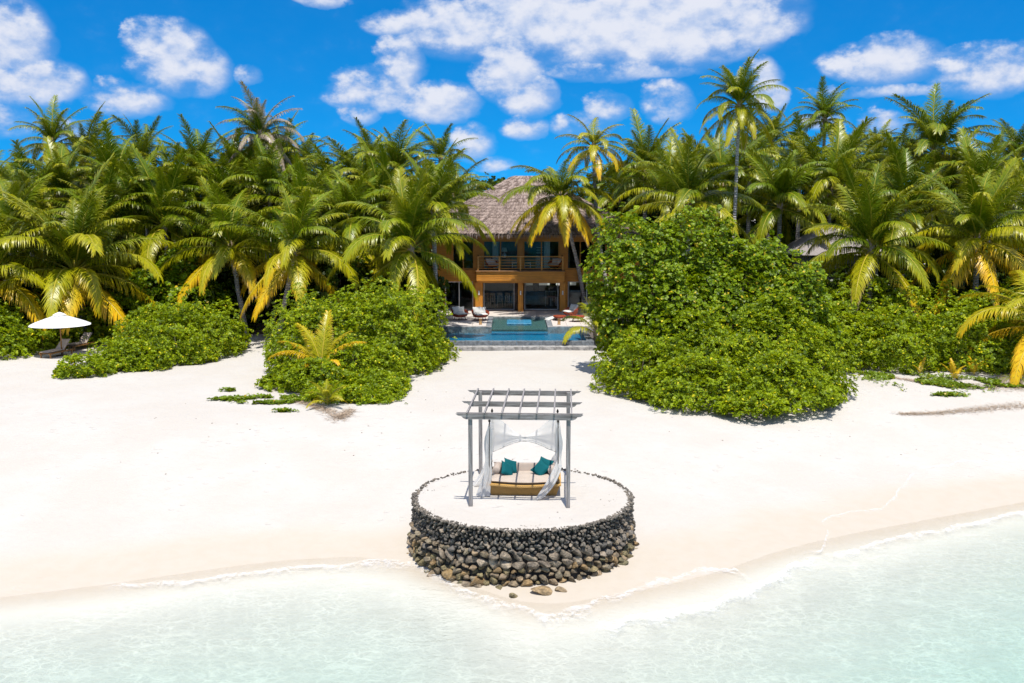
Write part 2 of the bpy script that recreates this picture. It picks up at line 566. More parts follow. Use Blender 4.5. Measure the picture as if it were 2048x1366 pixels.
def water_mat(name, ripple=1.0, tint=(1, 1, 1), caust=0.0, absorb=None, scale=1.0, refl=0.8):
    """clear water: mirror part by Fresnel, the rest passes on; a web drawn in the transparent colour imitates caustics"""
    m, T, out = mat_new(name)
    pos = T.n('ShaderNodeNewGeometry').outputs['Position']
    w1 = T.noise(T.vmath('MULTIPLY', pos, (1.0, 1.6, 1.0)), 1.5 * scale, 4, 0.6, 0.6)
    w2 = T.noise(T.vmath('MULTIPLY', pos, (1.0, 1.5, 1.0)), 6.0 * scale, 3, 0.6, 0.4)
    h = T.math('ADD', T.math('MULTIPLY', w1, 0.10 * ripple), T.math('MULTIPLY', w2, 0.028 * ripple))
    b = T.n('ShaderNodeBump', {'Strength': 1.0, 'Distance': 1.0, 'Height': h})
    fr = T.n('ShaderNodeFresnel', {'IOR': 1.333, 'Normal': b.outputs[0]}).outputs[0]
    col = tint
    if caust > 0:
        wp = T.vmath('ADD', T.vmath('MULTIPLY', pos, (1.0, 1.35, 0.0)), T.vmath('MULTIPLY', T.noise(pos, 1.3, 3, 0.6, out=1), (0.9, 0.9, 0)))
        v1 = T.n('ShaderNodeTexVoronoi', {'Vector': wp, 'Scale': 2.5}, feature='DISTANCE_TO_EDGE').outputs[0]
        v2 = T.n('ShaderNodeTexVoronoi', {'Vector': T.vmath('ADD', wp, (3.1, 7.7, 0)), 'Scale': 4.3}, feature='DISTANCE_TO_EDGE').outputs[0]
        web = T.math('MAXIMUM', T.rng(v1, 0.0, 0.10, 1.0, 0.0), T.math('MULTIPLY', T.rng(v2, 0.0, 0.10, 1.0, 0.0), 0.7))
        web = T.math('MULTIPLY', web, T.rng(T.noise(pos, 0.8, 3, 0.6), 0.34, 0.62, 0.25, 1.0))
        dp = T.n('ShaderNodeAttribute', attribute_name='depth').outputs['Fac']     # the painted caustic web strengthens with depth
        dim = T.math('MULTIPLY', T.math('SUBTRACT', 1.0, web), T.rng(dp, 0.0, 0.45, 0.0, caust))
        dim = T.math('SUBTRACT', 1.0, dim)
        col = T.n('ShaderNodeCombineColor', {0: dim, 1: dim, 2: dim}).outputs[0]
    t = T.n('ShaderNodeBsdfTransparent', {'Color': col if isinstance(col, bpy.types.NodeSocket) else (*col, 1)})
    g = T.n('ShaderNodeBsdfGlossy', {'Color': (1, 1, 1, 1), 'Roughness': 0.06, 'Normal': b.outputs[0]})
    mx = T.n('ShaderNodeMixShader', {0: T.math('MULTIPLY', fr, refl), 1: t.outputs[0], 2: g.outputs[0]})
    T.link(mx.outputs[0], out.inputs[0])
    if absorb:
        va = T.n('ShaderNodeVolumeAbsorption', {'Color': (*absorb[0], 1), 'Density': absorb[1]})
        T.link(va.outputs[0], out.inputs['Volume'])
    return m


def foam_mat():
    m, T, out = mat_new('sea foam')
    pos = T.n('ShaderNodeNewGeometry').outputs['Position']
    e = T.n('ShaderNodeAttribute', attribute_name='edge').outputs['Fac']
    wp = T.vmath('ADD', pos, T.vmath('MULTIPLY', T.noise(pos, 3.0, 3, 0.6, out=1), (0.5, 0.5, 0)))
    v = T.n('ShaderNodeTexVoronoi', {'Vector': wp, 'Scale': 5.5}, feature='DISTANCE_TO_EDGE').outputs[0]
    lace = T.rng(v, 0.02, 0.16, 1.0, 0.0)
    n = T.noise(pos, 2.4, 6, 0.7)
    a = T.math('ADD', T.math('MULTIPLY', lace, 0.6), T.math('MULTIPLY', T.math('SUBTRACT', n, 0.52), 3.0))
    a = T.math('MULTIPLY', T.math('ADD', a, T.math('MULTIPLY', e, 0.35)), e, clamp=True)
    d = T.n('ShaderNodeBsdfPrincipled', {'Base Color': (0.88, 0.89, 0.92, 1), 'Roughness': 0.8})
    t = T.n('ShaderNodeBsdfTransparent')
    mx = T.n('ShaderNodeMixShader', {0: T.math('MULTIPLY', a, 0.36), 1: t.outputs[0], 2: d.outputs[0]})
    T.link(mx.outputs[0], out.inputs[0])
    return m


def cloth_mat(name, col, transl=0.3, bump=0.004, bscale=60, sheer=0.0):
    m, T, out = mat_new(name)
    co = T.n('ShaderNodeTexCoord').outputs['Object']
    n = T.noise(co, bscale, 3, 0.6)
    c = T.mix(T.rng(T.noise(co, 3.0, 3, 0.5), 0.3, 0.7), tuple(q * 0.9 for q in col), col)
    b = T.n('ShaderNodeBump', {'Strength': 0.6, 'Distance': bump, 'Height': n})
    p = T.n('ShaderNodeBsdfPrincipled', {'Base Color': c, 'Roughness': 0.85, 'Specular IOR Level': 0.2, 'Normal': b.outputs[0]})
    if transl:
        tr = T.n('ShaderNodeBsdfTranslucent', {'Color': c})
        p = T.n('ShaderNodeMixShader', {0: transl, 1: p.outputs[0], 2: tr.outputs[0]})
    if sheer:
        p = T.n('ShaderNodeMixShader', {0: sheer, 1: p.outputs[0], 2: T.n('ShaderNodeBsdfTransparent').outputs[0]})
    T.link(p.outputs[0], out.inputs[0])
    return m


def wicker_mat(name, c1, c2, sx=40.0):
    m, T, out = mat_new(name)
    co = T.n('ShaderNodeTexCoord').outputs['Object']
    x, y, z = T.n('ShaderNodeSeparateXYZ', {0: co}).outputs
    w = T.math('MULTIPLY', T.math('SINE', T.math('MULTIPLY', T.math('ADD', x, y), sx * 2.5)), T.math('SINE', T.math('MULTIPLY', z, sx * 4)))
    c = T.mix(T.rng(T.math('ADD', w, T.math('SUBTRACT', T.noise(co, 12, 3, 0.6), 0.5)), -0.8, 0.8), c1, c2)
    b = T.n('ShaderNodeBump', {'Strength': 0.7, 'Distance': 0.008, 'Height': w})
    p = T.n('ShaderNodeBsdfPrincipled', {'Base Color': c, 'Roughness': 0.5, 'Normal': b.outputs[0]})
    T.link(p.outputs[0], out.inputs[0])
    return m


M_SAND = sand_mat()
M_SEA = water_mat('lagoon water', 0.7, (1.0, 1.0, 1.0), 0.16, ((0.42, 0.90, 0.87), 0.165), 1.0, 0.6)
M_POOLW = water_mat('pool water', 0.25, (0.80, 0.95, 1.0), 0.0, None, 1.2, 0.55)
M_FOAM = foam_mat()
M_FROND = frond_mat()
M_TRUNK = trunk_mat()
M_STONE = stone_mat()
M_SCAE = leaf_mat('beach cabbage leaves', (0.058, 0.105, 0.001), (0.255, 0.345, 0.002), (0.470, 0.530, 0.004), (0.78, 0.66, 0.015), 0.965, 0.5, 0.33)
M_HIB = leaf_mat('round glossy leaves', (0.052, 0.100, 0.001), (0.205, 0.300, 0.002), (0.410, 0.480, 0.005), (0.64, 0.46, 0.02), 0.965, 0.45, 0.33)
M_SHADED = leaf_mat('shade-darkened leaves', (0.022, 0.044, 0.001), (0.058, 0.100, 0.002), (0.125, 0.180, 0.005), (0.30, 0.24, 0.03), 0.975)  # greens darkened to put the shade under and behind the palms into colour
M_CREEP = leaf_mat('creeper leaves', (0.10, 0.16, 0.005), (0.18, 0.26, 0.008), (0.26, 0.34, 0.012), (0.45, 0.34, 0.03), 0.90)
M_BARK = simple('bark', (0.13, 0.10, 0.08), 0.9, 0.3, 8, 0.02, 14)
M_GREYW = wood_mat('weathered grey timber', (0.120, 0.108, 0.102), (0.345, 0.328, 0.318), 0.8)
M_GREYWZ = wood_mat('weathered grey post', (0.120, 0.108, 0.102), (0.345, 0.328, 0.318), 0.8, 'Z')
M_GREYWY = wood_mat('weathered grey rafter', (0.165, 0.150, 0.145), (0.330, 0.310, 0.300), 0.8, 'Y')
M_HOUSE = wood_mat('honey timber', (0.54, 0.205, 0.016), (0.70, 0.295, 0.032), 0.5)
M_HOUSEZ = wood_mat('honey timber upright', (0.54, 0.205, 0.016), (0.68, 0.285, 0.032), 0.5, 'Z')
M_TEAK = wood_mat('teak', (0.26, 0.12, 0.035), (0.40, 0.20, 0.06), 0.5)
M_PALE = wood_mat('pale wood', (0.42, 0.27, 0.18), (0.56, 0.39, 0.28), 0.5, 'Z')
M_DKWOOD = wood_mat('dark wood', (0.05, 0.03, 0.02), (0.11, 0.07, 0.045), 0.6)
M_GLASS = glass_mat()
M_WHITE = simple('white paint', (0.72, 0.72, 0.70), 0.5, 0.05, 4)
M_IRON = simple('dark iron', (0.03, 0.025, 0.022), 0.5, 0.3, 10, metal=0.6)
M_TEAL = cloth_mat('teal cloth', (0.0, 0.085, 0.098), 0.0)
M_TAUPE = cloth_mat('taupe cloth', (0.40, 0.33, 0.28), 0.0)
M_CREAM = cloth_mat('cream cloth', (0.44, 0.37, 0.31), 0.0)
M_WCLOTH = cloth_mat('white cloth', (0.62, 0.61, 0.58), 0.0)
M_SHEER = cloth_mat('sheer white cotton', (0.80, 0.79, 0.77), 0.5, sheer=0.22)
M_WICK = wicker_mat('golden wicker', (0.36, 0.19, 0.045), (0.60, 0.37, 0.115))
M_RATTAN = wicker_mat('red rattan', (0.20, 0.030, 0.012), (0.42, 0.075, 0.025))
M_PAVE = simple('pale paving stone', (0.52, 0.47, 0.43), 0.8, 0.12, 3, 0.004, 12)
M_SLATE = simple('grey slate', (0.16, 0.175, 0.19), 0.6, 0.3, 5, 0.006, 14)
M_SLATE2 = simple('weathered slate', (0.27, 0.26, 0.25), 0.75, 0.35, 4, 0.01, 10)
M_TILEB = simple('blue pool tile', (0.002, 0.10, 0.19), 0.4, 0.55, 5, col2=(0.006, 0.22, 0.36), stretch=(1, 4, 1))
M_PEBB = simple('green pebble floor', (0.05, 0.10, 0.085), 0.6, 0.5, 24, 0.01, 40)
M_LEDGE = simple('pale blue tile', (0.06, 0.25, 0.40), 0.4, 0.3, 6)
M_INT = simple('interior wall', (0.22, 0.21, 0.20), 0.8, 0.1, 2)
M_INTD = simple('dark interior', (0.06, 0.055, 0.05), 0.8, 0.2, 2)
M_DKBOARD = simple('dark deck board', (0.10, 0.085, 0.075), 0.6, 0.3, 5)
M_CANVAS = cloth_mat('white canvas', (0.80, 0.80, 0.80), 0.18)
M_STRAW = simple('dry straw', (0.36, 0.27, 0.19), 0.9, 0.3, 20)
M_REED = simple('grey reed', (0.26, 0.23, 0.22), 0.9, 0.35, 9, 0.02, 20, stretch=(8, 8, 0.5))

def thatch_mat():
    m, T, out = mat_new('palm thatch')
    pos = T.n('ShaderNodeNewGeometry').outputs['Position']
    rn = T.n('ShaderNodeAttribute', attribute_name='rnd').outputs['Fac']
    n = T.noise(T.vmath('MULTIPLY', pos, (6, 1.2, 1.2)), 3.0, 5, 0.7)
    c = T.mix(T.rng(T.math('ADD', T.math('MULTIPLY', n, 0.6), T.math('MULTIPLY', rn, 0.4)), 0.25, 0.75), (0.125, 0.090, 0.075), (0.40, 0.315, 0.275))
    p = T.n('ShaderNodeBsdfPrincipled', {'Base Color': c, 'Roughness': 0.95, 'Specular IOR Level': 0.1})
    T.link(p.outputs[0], out.inputs[0])
    return m


M_THATCH = thatch_mat()

# ------------------------------------------------------------------ beach and lagoon
shore_px = [(-60, 1204), (0, 1194), (150, 1178), (330, 1152), (500, 1127), (620, 1116), (760, 1112), (880, 1146), (990, 1192),
            (1080, 1216), (1180, 1198), (1300, 1176), (1430, 1148), (1560, 1100), (1700, 1068), (1850, 1040), (2048, 1004), (2110, 992)]
sh = [at_z(a, b, 0.0) for a, b in shore_px]
SHX = np.array([-120, -40] + [p.x for p in sh] + [40, 120])
SHY = np.array([16.0, 20.5] + [p.y for p in sh] + [38.0, 44.0])
o_ = np.argsort(SHX)
SHX, SHY = SHX[o_], SHY[o_]
gn1 = sines(3, 12, 0.15, 0.7)
gn2 = sines(4, 14, 0.8, 2.6)


def shore(x):
    acc = 0
    for d in (-0.9, -0.45, 0, 0.45, 0.9):
        acc = acc + np.interp(x + d, SHX, SHY)
    return acc / 5


def ground_h(x, y):
    x = np.asarray(x, dtype=float)
    y = np.asarray(y, dtype=float)
    s = y - shore(x)
    t = np.clip(s / 15, 0, 1)
    up = 1.5 * (0.35 * t * (2 - t) + 0.65 * t * t * (3 - 2 * t))
    dn = np.maximum(-0.085 * np.abs(s) - 0.012 * s * s, -2.6)
    z = np.where(s > 0, up, dn)
    p = np.stack([x.ravel(), y.ravel(), np.zeros(x.size)], 1)
    w = np.clip(s, 0, 3) / 3
    z = z + (gn1(p).reshape(x.shape) * 0.05 + gn2(p).reshape(x.shape) * 0.018) * w * (y < 64) * (1 - np.clip((y - 56) / 3, 0, 1) * (np.abs(x) < 9))
    under = np.clip(-s, 0, 2) / 2
    z = z + gn2(p).reshape(x.shape) * 0.03 * under
    return z


def gh(x, y):
    return float(ground_h(np.array([x]), np.array([y]))[0])


def axis(parts):
    a = [np.linspace(p, q, n, endpoint=False) for p, q, n in parts]
    return np.concatenate(a + [np.array([parts[-1][1]])])


def grid(xs, ys, zf):
    X, Y = np.meshgrid(xs, ys)
    Z = zf(X, Y)
    nx, ny = len(xs), len(ys)
    i = np.arange(nx * ny).reshape(ny, nx)
    q = np.stack([i[:-1, :-1], i[:-1, 1:], i[1:, 1:], i[1:, :-1]], -1).reshape(-1, 4)
    return np.stack([X, Y, Z], -1).reshape(-1, 3), q


xs = axis([(-1200, -120, 8), (-120, -30, 20), (-30, -16, 40), (-16, 18, 190), (18, 34, 40), (34, 120, 20), (120, 1200, 8)])
ys = axis([(-400, -20, 6), (-20, 12, 16), (12, 34, 130), (34, 62, 70), (62, 100, 20), (100, 1500, 10)])
v, q = grid(xs, ys, ground_h)
beach = obj('beach', np_mesh('beach', v, q, smooth=True), M_SAND, kind='structure')
beach['label'] = 'white coral sand beach sloping down to the lagoon'

wave1 = sines(11, 14, 1.2, 5.0)
wave2 = sines(12, 8, 0.4, 1.0)


def sea_h(x, y):
    p = np.stack([x.ravel(), y.ravel() * 1.5, np.zeros(x.size)], 1)
    d = np.clip((shore(x) - y) / 3, 0, 1) * (np.abs(x) < 30) * (y > 8)
    return (wave1(p).reshape(x.shape) * 0.010 + wave2(p).reshape(x.shape) * 0.018) * d


xs = axis([(-1150, -30, 10), (-30, -16, 14), (-16, 18, 190), (18, 40, 20), (40, 1150, 10)])
ys = axis([(-390, 5, 8), (5, 14, 14), (14, 33, 120), (33, 46, 4)])
v, q = grid(xs, ys, sea_h)
nx, ny, n0 = len(xs), len(ys), len(v)
bot = v.copy()
bot[:, 2] = -4.0
i = np.arange(n0).reshape(ny, nx)
sk = []
for a, b in ((i[0, 1:], i[0, :-1]), (i[-1, :-1], i[-1, 1:]), (i[:-1, 0], i[1:, 0]), (i[1:, -1], i[:-1, -1])):
    sk.append(np.stack([a, b, b + n0, a + n0], -1))
sea = obj('sea', np_mesh('sea', np.concatenate([v, bot]), [q, q[:, ::-1] + n0, np.concatenate(sk)], smooth=True,
                           attrs={'depth': np.tile(np.maximum(0, -ground_h(v[:, 0], v[:, 1])), 2)}), M_SEA, kind='structure')
sea['label'] = 'clear pale turquoise lagoon water over sand'

# foam left by the wash, lying on sand and water
foam_lines = [  # (pixel points along the front edge, width behind it in metres)
    ([(0, 1182), (40, 1174), (70, 1168)], 0.35),
    ([(200, 1170), (260, 1166), (330, 1163), (420, 1152), (520, 1140), (600, 1131), (700, 1124), (760, 1117), (815, 1115)], 0.55),
    ([(690, 1130), (760, 1119), (820, 1117), (870, 1135), (905, 1165), (960, 1188), (1030, 1207), (1090, 1225), (1150, 1222), (1200, 1213)], 0.8),
    ([(1100, 1222), (1170, 1212), (1205, 1190), (1240, 1185), (1290, 1165), (1330, 1155), (1370, 1143), (1420, 1131), (1470, 1138), (1500, 1152)], 0.55),
    ([(1180, 1245), (1270, 1232), (1370, 1213), (1450, 1190), (1500, 1170), (1560, 1140), (1590, 1122), (1640, 1105)], 0.9),
    ([(1600, 1105), (1640, 1100), (1655, 1060), (1642, 1045), (1690, 1030), (1760, 1020), (1785, 1000), (1830, 960)], 0.22),
    ([(1640, 1108), (1720, 1095), (1745, 1078), (1800, 1070), (1900, 1052), (1960, 1040), (2010, 1028), (2070, 1018)], 0.6),
    ([(1420, 1131), (1480, 1146), (1510, 1158)], 0.2),
    ([(1830, 958), (1930, 945), (2060, 930)], 0.25),
]
fv, ff, fe = [], [], []
for pts, wd in foam_lines:
    P = [at_z(a, b, 0.05) for a, b in pts]
    # resample
    L = [0]
    for a, b in zip(P, P[1:]):
        L.append(L[-1] + (b - a).length)
    n = max(8, int(L[-1] / 0.12))
    s_ = np.linspace(0, L[-1], n)
    X = np.interp(s_, L, [p.x for p in P])
    Y = np.interp(s_, L, [p.y for p in P])
    rg = np.random.default_rng(len(fv) + 5)
    jit = np.convolve(rg.normal(0, 0.16, n + 8), np.ones(5) / 5, 'same')[4:4 + n]
    Y = Y + jit
    rows = 7
    base = sum(len(a) for a in fv)
    taper = np.clip(np.minimum(s_, L[-1] - s_) / 0.6, 0.02, 1)
    V = []
    for r in range(rows):
        t = r / (rows - 1)
        yy = Y + 0.05 - t * wd * (0.75 + 0.5 * np.sin(s_ * 2.1 + len(fv)) ** 2)
        zz = np.maximum(ground_h(X, yy), 0.012) + 0.012
        V.append(np.stack([X, yy, zz], 1))
        prof = [0.55, 1.0, 0.85, 0.6, 0.42, 0.22, 0.0][r]
        fe.append(prof * taper)
    fv.append(np.concatenate(V))
    idx = np.arange(rows * n).reshape(rows, n) + base
    ff.append(np.stack([idx[:-1, :-1], idx[1:, :-1], idx[1:, 1:], idx[:-1, 1:]], -1).reshape(-1, 4))
foam = obj('sea_foam', np_mesh('sea_foam', np.concatenate(fv), np.concatenate(ff), attrs={'edge': np.concatenate(fe)}), M_FOAM, kind='stuff')
foam['label'] = 'thin white foam along the edge of the wash'

# ------------------------------------------------------------------ round stone platform
PX, PY, PZ, PR = 0.31, 28.15, 1.5, 3.17
plat = thing('stone_platform', 'round raised platform walled with dark coral stones, filled with sand', 'platform', (PX, PY, 0))
mb = MB()
mb.lathe([(PR + 0.08, -0.6), (PR + 0.04, 0.0), (PR - 0.04, 0.5), (PR - 0.11, 1.0), (PR - 0.13, 1.44), (PR - 0.22, 1.475)], 64)
core = mb.build('wall_core', simple('wall core', (0.035, 0.03, 0.026), 0.95, 0.3, 6, 0.03, 12), plat)
# sand fill of the platform, slightly uneven
rg = np.random.default_rng(8)
vs, qs = [(0, 0, 1.5)], []
tn = 72
rings = np.linspace(0.08, PR - 0.06, 26)
for r in rings:
    for k in range(tn):
        a = 2 * PI * k / tn
        x, y = r * math.cos(a), r * math.sin(a)
        z = 1.5 + 0.012 * math.sin(3.1 * x + 1) * math.sin(2.7 * y) + 0.02 * (r / PR) ** 2 - (0.05 if r > PR - 0.1 else 0)
        vs.append((x, y, z))
tri = [(0, 1 + k, 1 + (k + 1) % tn) for k in range(tn)]
for i in range(len(rings) - 1):
    for k in range(tn):
        k2 = (k + 1) % tn
        qs.append((1 + i * tn + k, 1 + (i + 1) * tn + k, 1 + (i + 1) * tn + k2, 1 + i * tn + k2))
obj('sand_fill', np_mesh('sand_fill', vs, [np.array(tri), np.array(qs)], smooth=True), M_SAND, plat)


def ico(sub=2):
    import bmesh
    bm = bmesh.new()
    bmesh.ops.create_icosphere(bm, subdivisions=sub, radius=1.0)
    v = np.array([p.co[:] for p in bm.verts])
    f = np.array([[q.index for q in p.verts] for p in bm.faces])
    bm.free()
    return v, f


ICO2 = ico(2)
ICO1 = ico(1)
ICO3 = ico(3)


def rock_verts(seed, base=ICO2, sharp=0.22):
    v = base[0].copy()
    f1 = sines(seed, 8, 1.0, 2.4)
    f2 = sines(seed + 50, 10, 3.0, 7.0)
    f3 = sines(seed + 90, 14, 7.0, 15.0)
    rr = 1 + sharp * f1(v) + sharp * 0.5 * f2(v) + sharp * 0.22 * f3(v)
    v = v * np.clip(rr, 0.55, 1.5)[:, None]
    rg = np.random.default_rng(seed)
    for _ in range(12):        # a few flattened faces
        n = rg.normal(size=3)
        n /= np.linalg.norm(n)
        d = v @ n
        lim = rg.uniform(0.48, 0.8)
        over = np.maximum(d - lim, 0)
        v -= over[:, None] * n * 0.92
    return v


ROCKS = []
for s in range(14):
    me = np_mesh('rock_%d' % s, rock_verts(100 + s, ICO3, 0.20 + 0.03 * (s % 4)), ICO3[1], smooth=(s % 2 == 0))
    me.materials.append(M_STONE)
    ROCKS.append(me)
stones = []     # (angle, z, half sizes (along, out, up), tilt, colour)
rnd = random.Random(21)


def wall_r(z):
    return PR - 0.07 + 0.10 * max(0, (1.1 - z)) / 1.1


dark = [(0.15, 0.135, 0.12), (0.19, 0.17, 0.148), (0.125, 0.117, 0.11), (0.225, 0.19, 0.155), (0.27, 0.225, 0.18)]
brown = [(0.20, 0.155, 0.105), (0.25, 0.20, 0.145), (0.17, 0.135, 0.09), (0.28, 0.21, 0.135), (0.22, 0.185, 0.13)]
moss = [(0.18, 0.15, 0.08), (0.21, 0.17, 0.09), (0.25, 0.17, 0.085), (0.15, 0.135, 0.08)]
A0, A1 = PI + 0.0 - 0.12, 2 * PI + 0.12      # the half that faces the sea
z = 1.46
while z > 0.84:                         # small dark stones laid in thin courses
    hgt = rnd.uniform(0.045, 0.060)
    a = A0
    while a < A1:
        w = rnd.uniform(0.05, 0.115) * (1.05 if z < 1.1 else 0.8)
        stones.append((a, z + rnd.uniform(-.03, .03), (w, 0.11, hgt * rnd.uniform(.9, 1.6)), rnd.uniform(-.45, .45), rnd.choice(dark)))
        a += 2 * w * 0.93 / PR
    z -= hgt * 1.85
for row, zc in enumerate((0.80, 0.60)):         # big flat stones leaning on each other
    a = A0
    while a < A1:
        big = (a > 4.45 - 0.5 * row and a < 5.35 - 0.1 * row)
        w = rnd.uniform(0.17, 0.21) if big else rnd.uniform(0.11, 0.16)
        stones.append((a, zc + rnd.uniform(-.02, .02), (w * (1.25 if big else 1.1), 0.15, w * 0.66), (0.62 if row == 0 else 0.42) * (1 if big else rnd.uniform(-.3, .9)),
                       rnd.choice([(0.24, 0.195, 0.15), (0.29, 0.24, 0.185), (0.20, 0.165, 0.13)] if big else dark + brown)))
        a += 2 * w * 0.86 / PR
for zc, lo, hi in ((0.42, 0.085, 0.14), (0.27, 0.085, 0.15), (0.12, 0.09, 0.17), (-0.05, 0.09, 0.17)):
    a = A0
    while a < A1:
        w = rnd.uniform(lo, hi)
        stones.append((a, zc + rnd.uniform(-.05, .05), (w * rnd.uniform(1, 1.3), w * 1.15, w * rnd.uniform(.65, .95)), rnd.uniform(-.5, .5), rnd.choice(brown + moss)))
        a += 2 * w * 0.92 / PR
stones.sort(key=lambda s: -s[2][0] * s[2][2] * (0.35 + abs(math.sin(s[0]))))


def stone_M(s, k):
    a, z, (w, d, h), tilt, c = s
    r = wall_r(z) + rnd.uniform(-0.03, 0.05) + (0.03 if z < 0.3 else 0) + (0.10 if z < 0 else 0)
    loc = Matrix.Translation((r * math.cos(a), r * math.sin(a), z))
    rot = Matrix.Rotation(a - PI / 2 + PI, 4, 'Z') @ Matrix.Rotation(tilt, 4, 'Y') @ Matrix.Rotation(rnd.uniform(-.3, .3), 4, 'X')
    return loc @ rot @ Matrix.Diagonal((w, d, h, 1)) @ Matrix.Rotation(rnd.uniform(-.3, .3), 4, 'Y')


for k, s in enumerate(stones[:290]):
    o = bpy.data.objects.new('stone', ROCKS[k % 14])
    COL.objects.link(o)
    o.parent = plat
    o.matrix_local = stone_M(s, k)
    o.color = (*s[4], 1)


def join_rocks(items, name, parent, col, base=ICO1, seed0=300):
    vs, fs, n = [], [], 0
    var = [rock_verts(seed0 + i, base, 0.2) for i in range(10)]
    for k, M in enumerate(items):
        m = np.array(M)
        vs.append(var[k % 10] @ m[:3, :3].T + m[:3, 3])
        fs.append(base[1] + n)
        n += len(base[0])
    o = obj(name, np_mesh(name, np.concatenate(vs), np.concatenate(fs)), M_STONE, parent, kind='stuff')
    o.color = (*col, 1)
    return o


rest = [stone_M(s, k) for k, s in enumerate(stones[290:])]
join_rocks(rest[::2], 'small_stones', plat, (0.135, 0.122, 0.11))
join_rocks(rest[1::2], 'small_stones', plat, (0.18, 0.155, 0.13), seed0=330)
rim = []        # loose pebbles along the rim, thinning out over the sand
for k in range(1900):
    a = rnd.uniform(0, 2 * PI)
    front = max(0, -math.sin(a)) ** 0.7
    side = abs(math.cos(a))
    wdt = 0.05 + 0.16 * front + 0.22 * side * (math.sin(a) < 0.35)
    if math.sin(a) > 0.1 and rnd.random() < 0.55:
        continue
    r = PR + 0.05 - abs(rnd.gauss(0, 1)) * wdt
    s = rnd.uniform(0.022, 0.052) * (1.0 if r > PR - 0.15 else 0.6)
    z = 1.5 if r < PR - 0.08 else 1.49 + rnd.uniform(-.03, .03)
    rim.append(Matrix.Translation((r * math.cos(a), r * math.sin(a), z)) @ Matrix.Rotation(rnd.uniform(0, 6), 4, 'Z') @ Matrix.Diagonal((s * 1.2, s, s * 0.8, 1)))
join_rocks(rim[::2], 'rim_pebbles', plat, (0.24, 0.21, 0.18), seed0=360)
join_rocks(rim[1::2], 'rim_pebbles', plat, (0.15, 0.135, 0.12), seed0=380)

# loose rocks round the foot of the wall
loose = [((1236, 1128), 0.21, (0.17, 0.13, 0.075), 'pitted brown rock lying alone on the sand at the right foot of the platform'),
         ((1085, 1182), 0.22, (0.30, 0.215, 0.12), 'long flat tan rock lying before the front of the platform'),
         ((1122, 1180), 0.16, (0.28, 0.21, 0.13), 'smaller tan rock touching the long flat one before the platform'),
         ((828, 1082), 0.24, (0.17, 0.15, 0.08), 'mossy rock at the left foot of the platform, upper one of two'),
         ((836, 1098), 0.15, (0.20, 0.19, 0.05), 'small yellow green rock at the left foot of the platform'),
         ((857, 1112), 0.26, (0.15, 0.14, 0.055), 'olive rock on the sand at the left front of the platform'),
         ((958, 1165), 0.22, (0.20, 0.13, 0.06), 'rusty rock in the wash before the platform'),
         ((902, 1150), 0.30, (0.22, 0.15, 0.07), 'orange brown boulder in the wash at the left front of the platform'),
         ((1025, 1190), 0.13, (0.22, 0.18, 0.10), 'little brownish rock in the foam before the platform'),
         ((1172, 1148), 0.24, (0.14, 0.13, 0.05), 'rounded mossy boulder at the right front of the platform')]
for k, ((px, py), s, c, lab) in enumerate(loose):
    p = at_z(px, py, 0.06)
    o = bpy.data.objects.new('rock', ROCKS[(k * 5 + 3) % 14])
    COL.objects.link(o)
    flat = 0.45 if k in (1, 2) else 0.75
    o.location = (p.x, p.y, max(gh(p.x, p.y), -0.05) + s * flat * 0.35)
    o.scale = (s * (1.5 if k == 1 else 1.1), s, s * flat)
    o.rotation_euler = (0.2, 0.1 * k, k * 0.9 if k > 2 else 0.05)
    o.color = (*c, 1)
    tag(o, lab, 'rock', 'loose rocks round the platform')

# ------------------------------------------------------------------ pergola
perg = thing('pergola', 'weathered grey timber pergola standing on the round platform', 'pergola', (0.29, 28.72, PZ), R(-3))
HW, HD, TOP = 1.36, 1.67, 2.66
for sx in (-1, 1):
    for sy in (-1, 1):
        MB().box(-0.055, 0.055, -0.055, 0.055, -0.12, TOP - 0.03, c=0.008).build('post', M_GREYWZ, perg).location = (sx * HW, sy * HD, 0)
bl = 1.76
prof = [(-bl, 0), (-bl + 0.07, -0.055), (-bl + 0.16, -0.065), (-bl + 0.21, -0.12), (-bl + 0.29, -0.155), (bl - 0.29, -0.155), (bl - 0.21, -0.12),
        (bl - 0.16, -0.065), (bl - 0.07, -0.055), (bl, 0)]
for yb in (-HD - 0.085, 0.0, HD + 0.085):
    MB().prism(prof, (-0.024, 0.024)).build('beam', M_GREYW, perg).location = (0, yb, TOP)
MB().prism(prof, (-0.024, 0.024)).build('beam', M_GREYW, perg).location = (0, -HD + 0.085, TOP - 0.002)
for k in range(7):
    x = -1.44 + 2.88 * k / 6
    rp = [(-HD - 0.19, 0), (-HD - 0.15, -0.055), (-HD - 0.1, -0.07), (HD + 0.1, -0.07), (HD + 0.15, -0.055), (HD + 0.19, 0)]
    m = Matrix.Rotation(PI / 2, 4, 'Z')
    MB().prism(rp, (-0.022, 0.022), m).build('rafter', M_GREYWY, perg).location = (x, 0, TOP + 0.05)

# ------------------------------------------------------------------ daybed
BX, BYF, BYB = 0.36, 28.05, 29.5
bed = thing('daybed', 'golden wicker daybed with slim iron canopy poles under the pergola', 'daybed', (BX, 28.78, PZ), R(-2))
BW, BD = 1.05, 0.74


def sag(x):
    return -0.055 * max(0.0, math.cos(x / BW * PI / 2)) ** 1.5


def bed_ring(w, d, zf, n=18, m=8):
    """closed loop round the bed; zf(x, side) gives the height"""
    pts = []
    for i in range(n):
        x = -w + 2 * w * i / n
        pts.append((x, -d, zf(x)))
    for i in range(m):
        pts.append((w, -d + 2 * d * i / m, zf(w)))
    for i in range(n):
        x = w - 2 * w * i / n
        pts.append((x, d, zf(x)))
    for i in range(m):
        pts.append((-w, d - 2 * d * i / m, zf(-w)))
    return pts


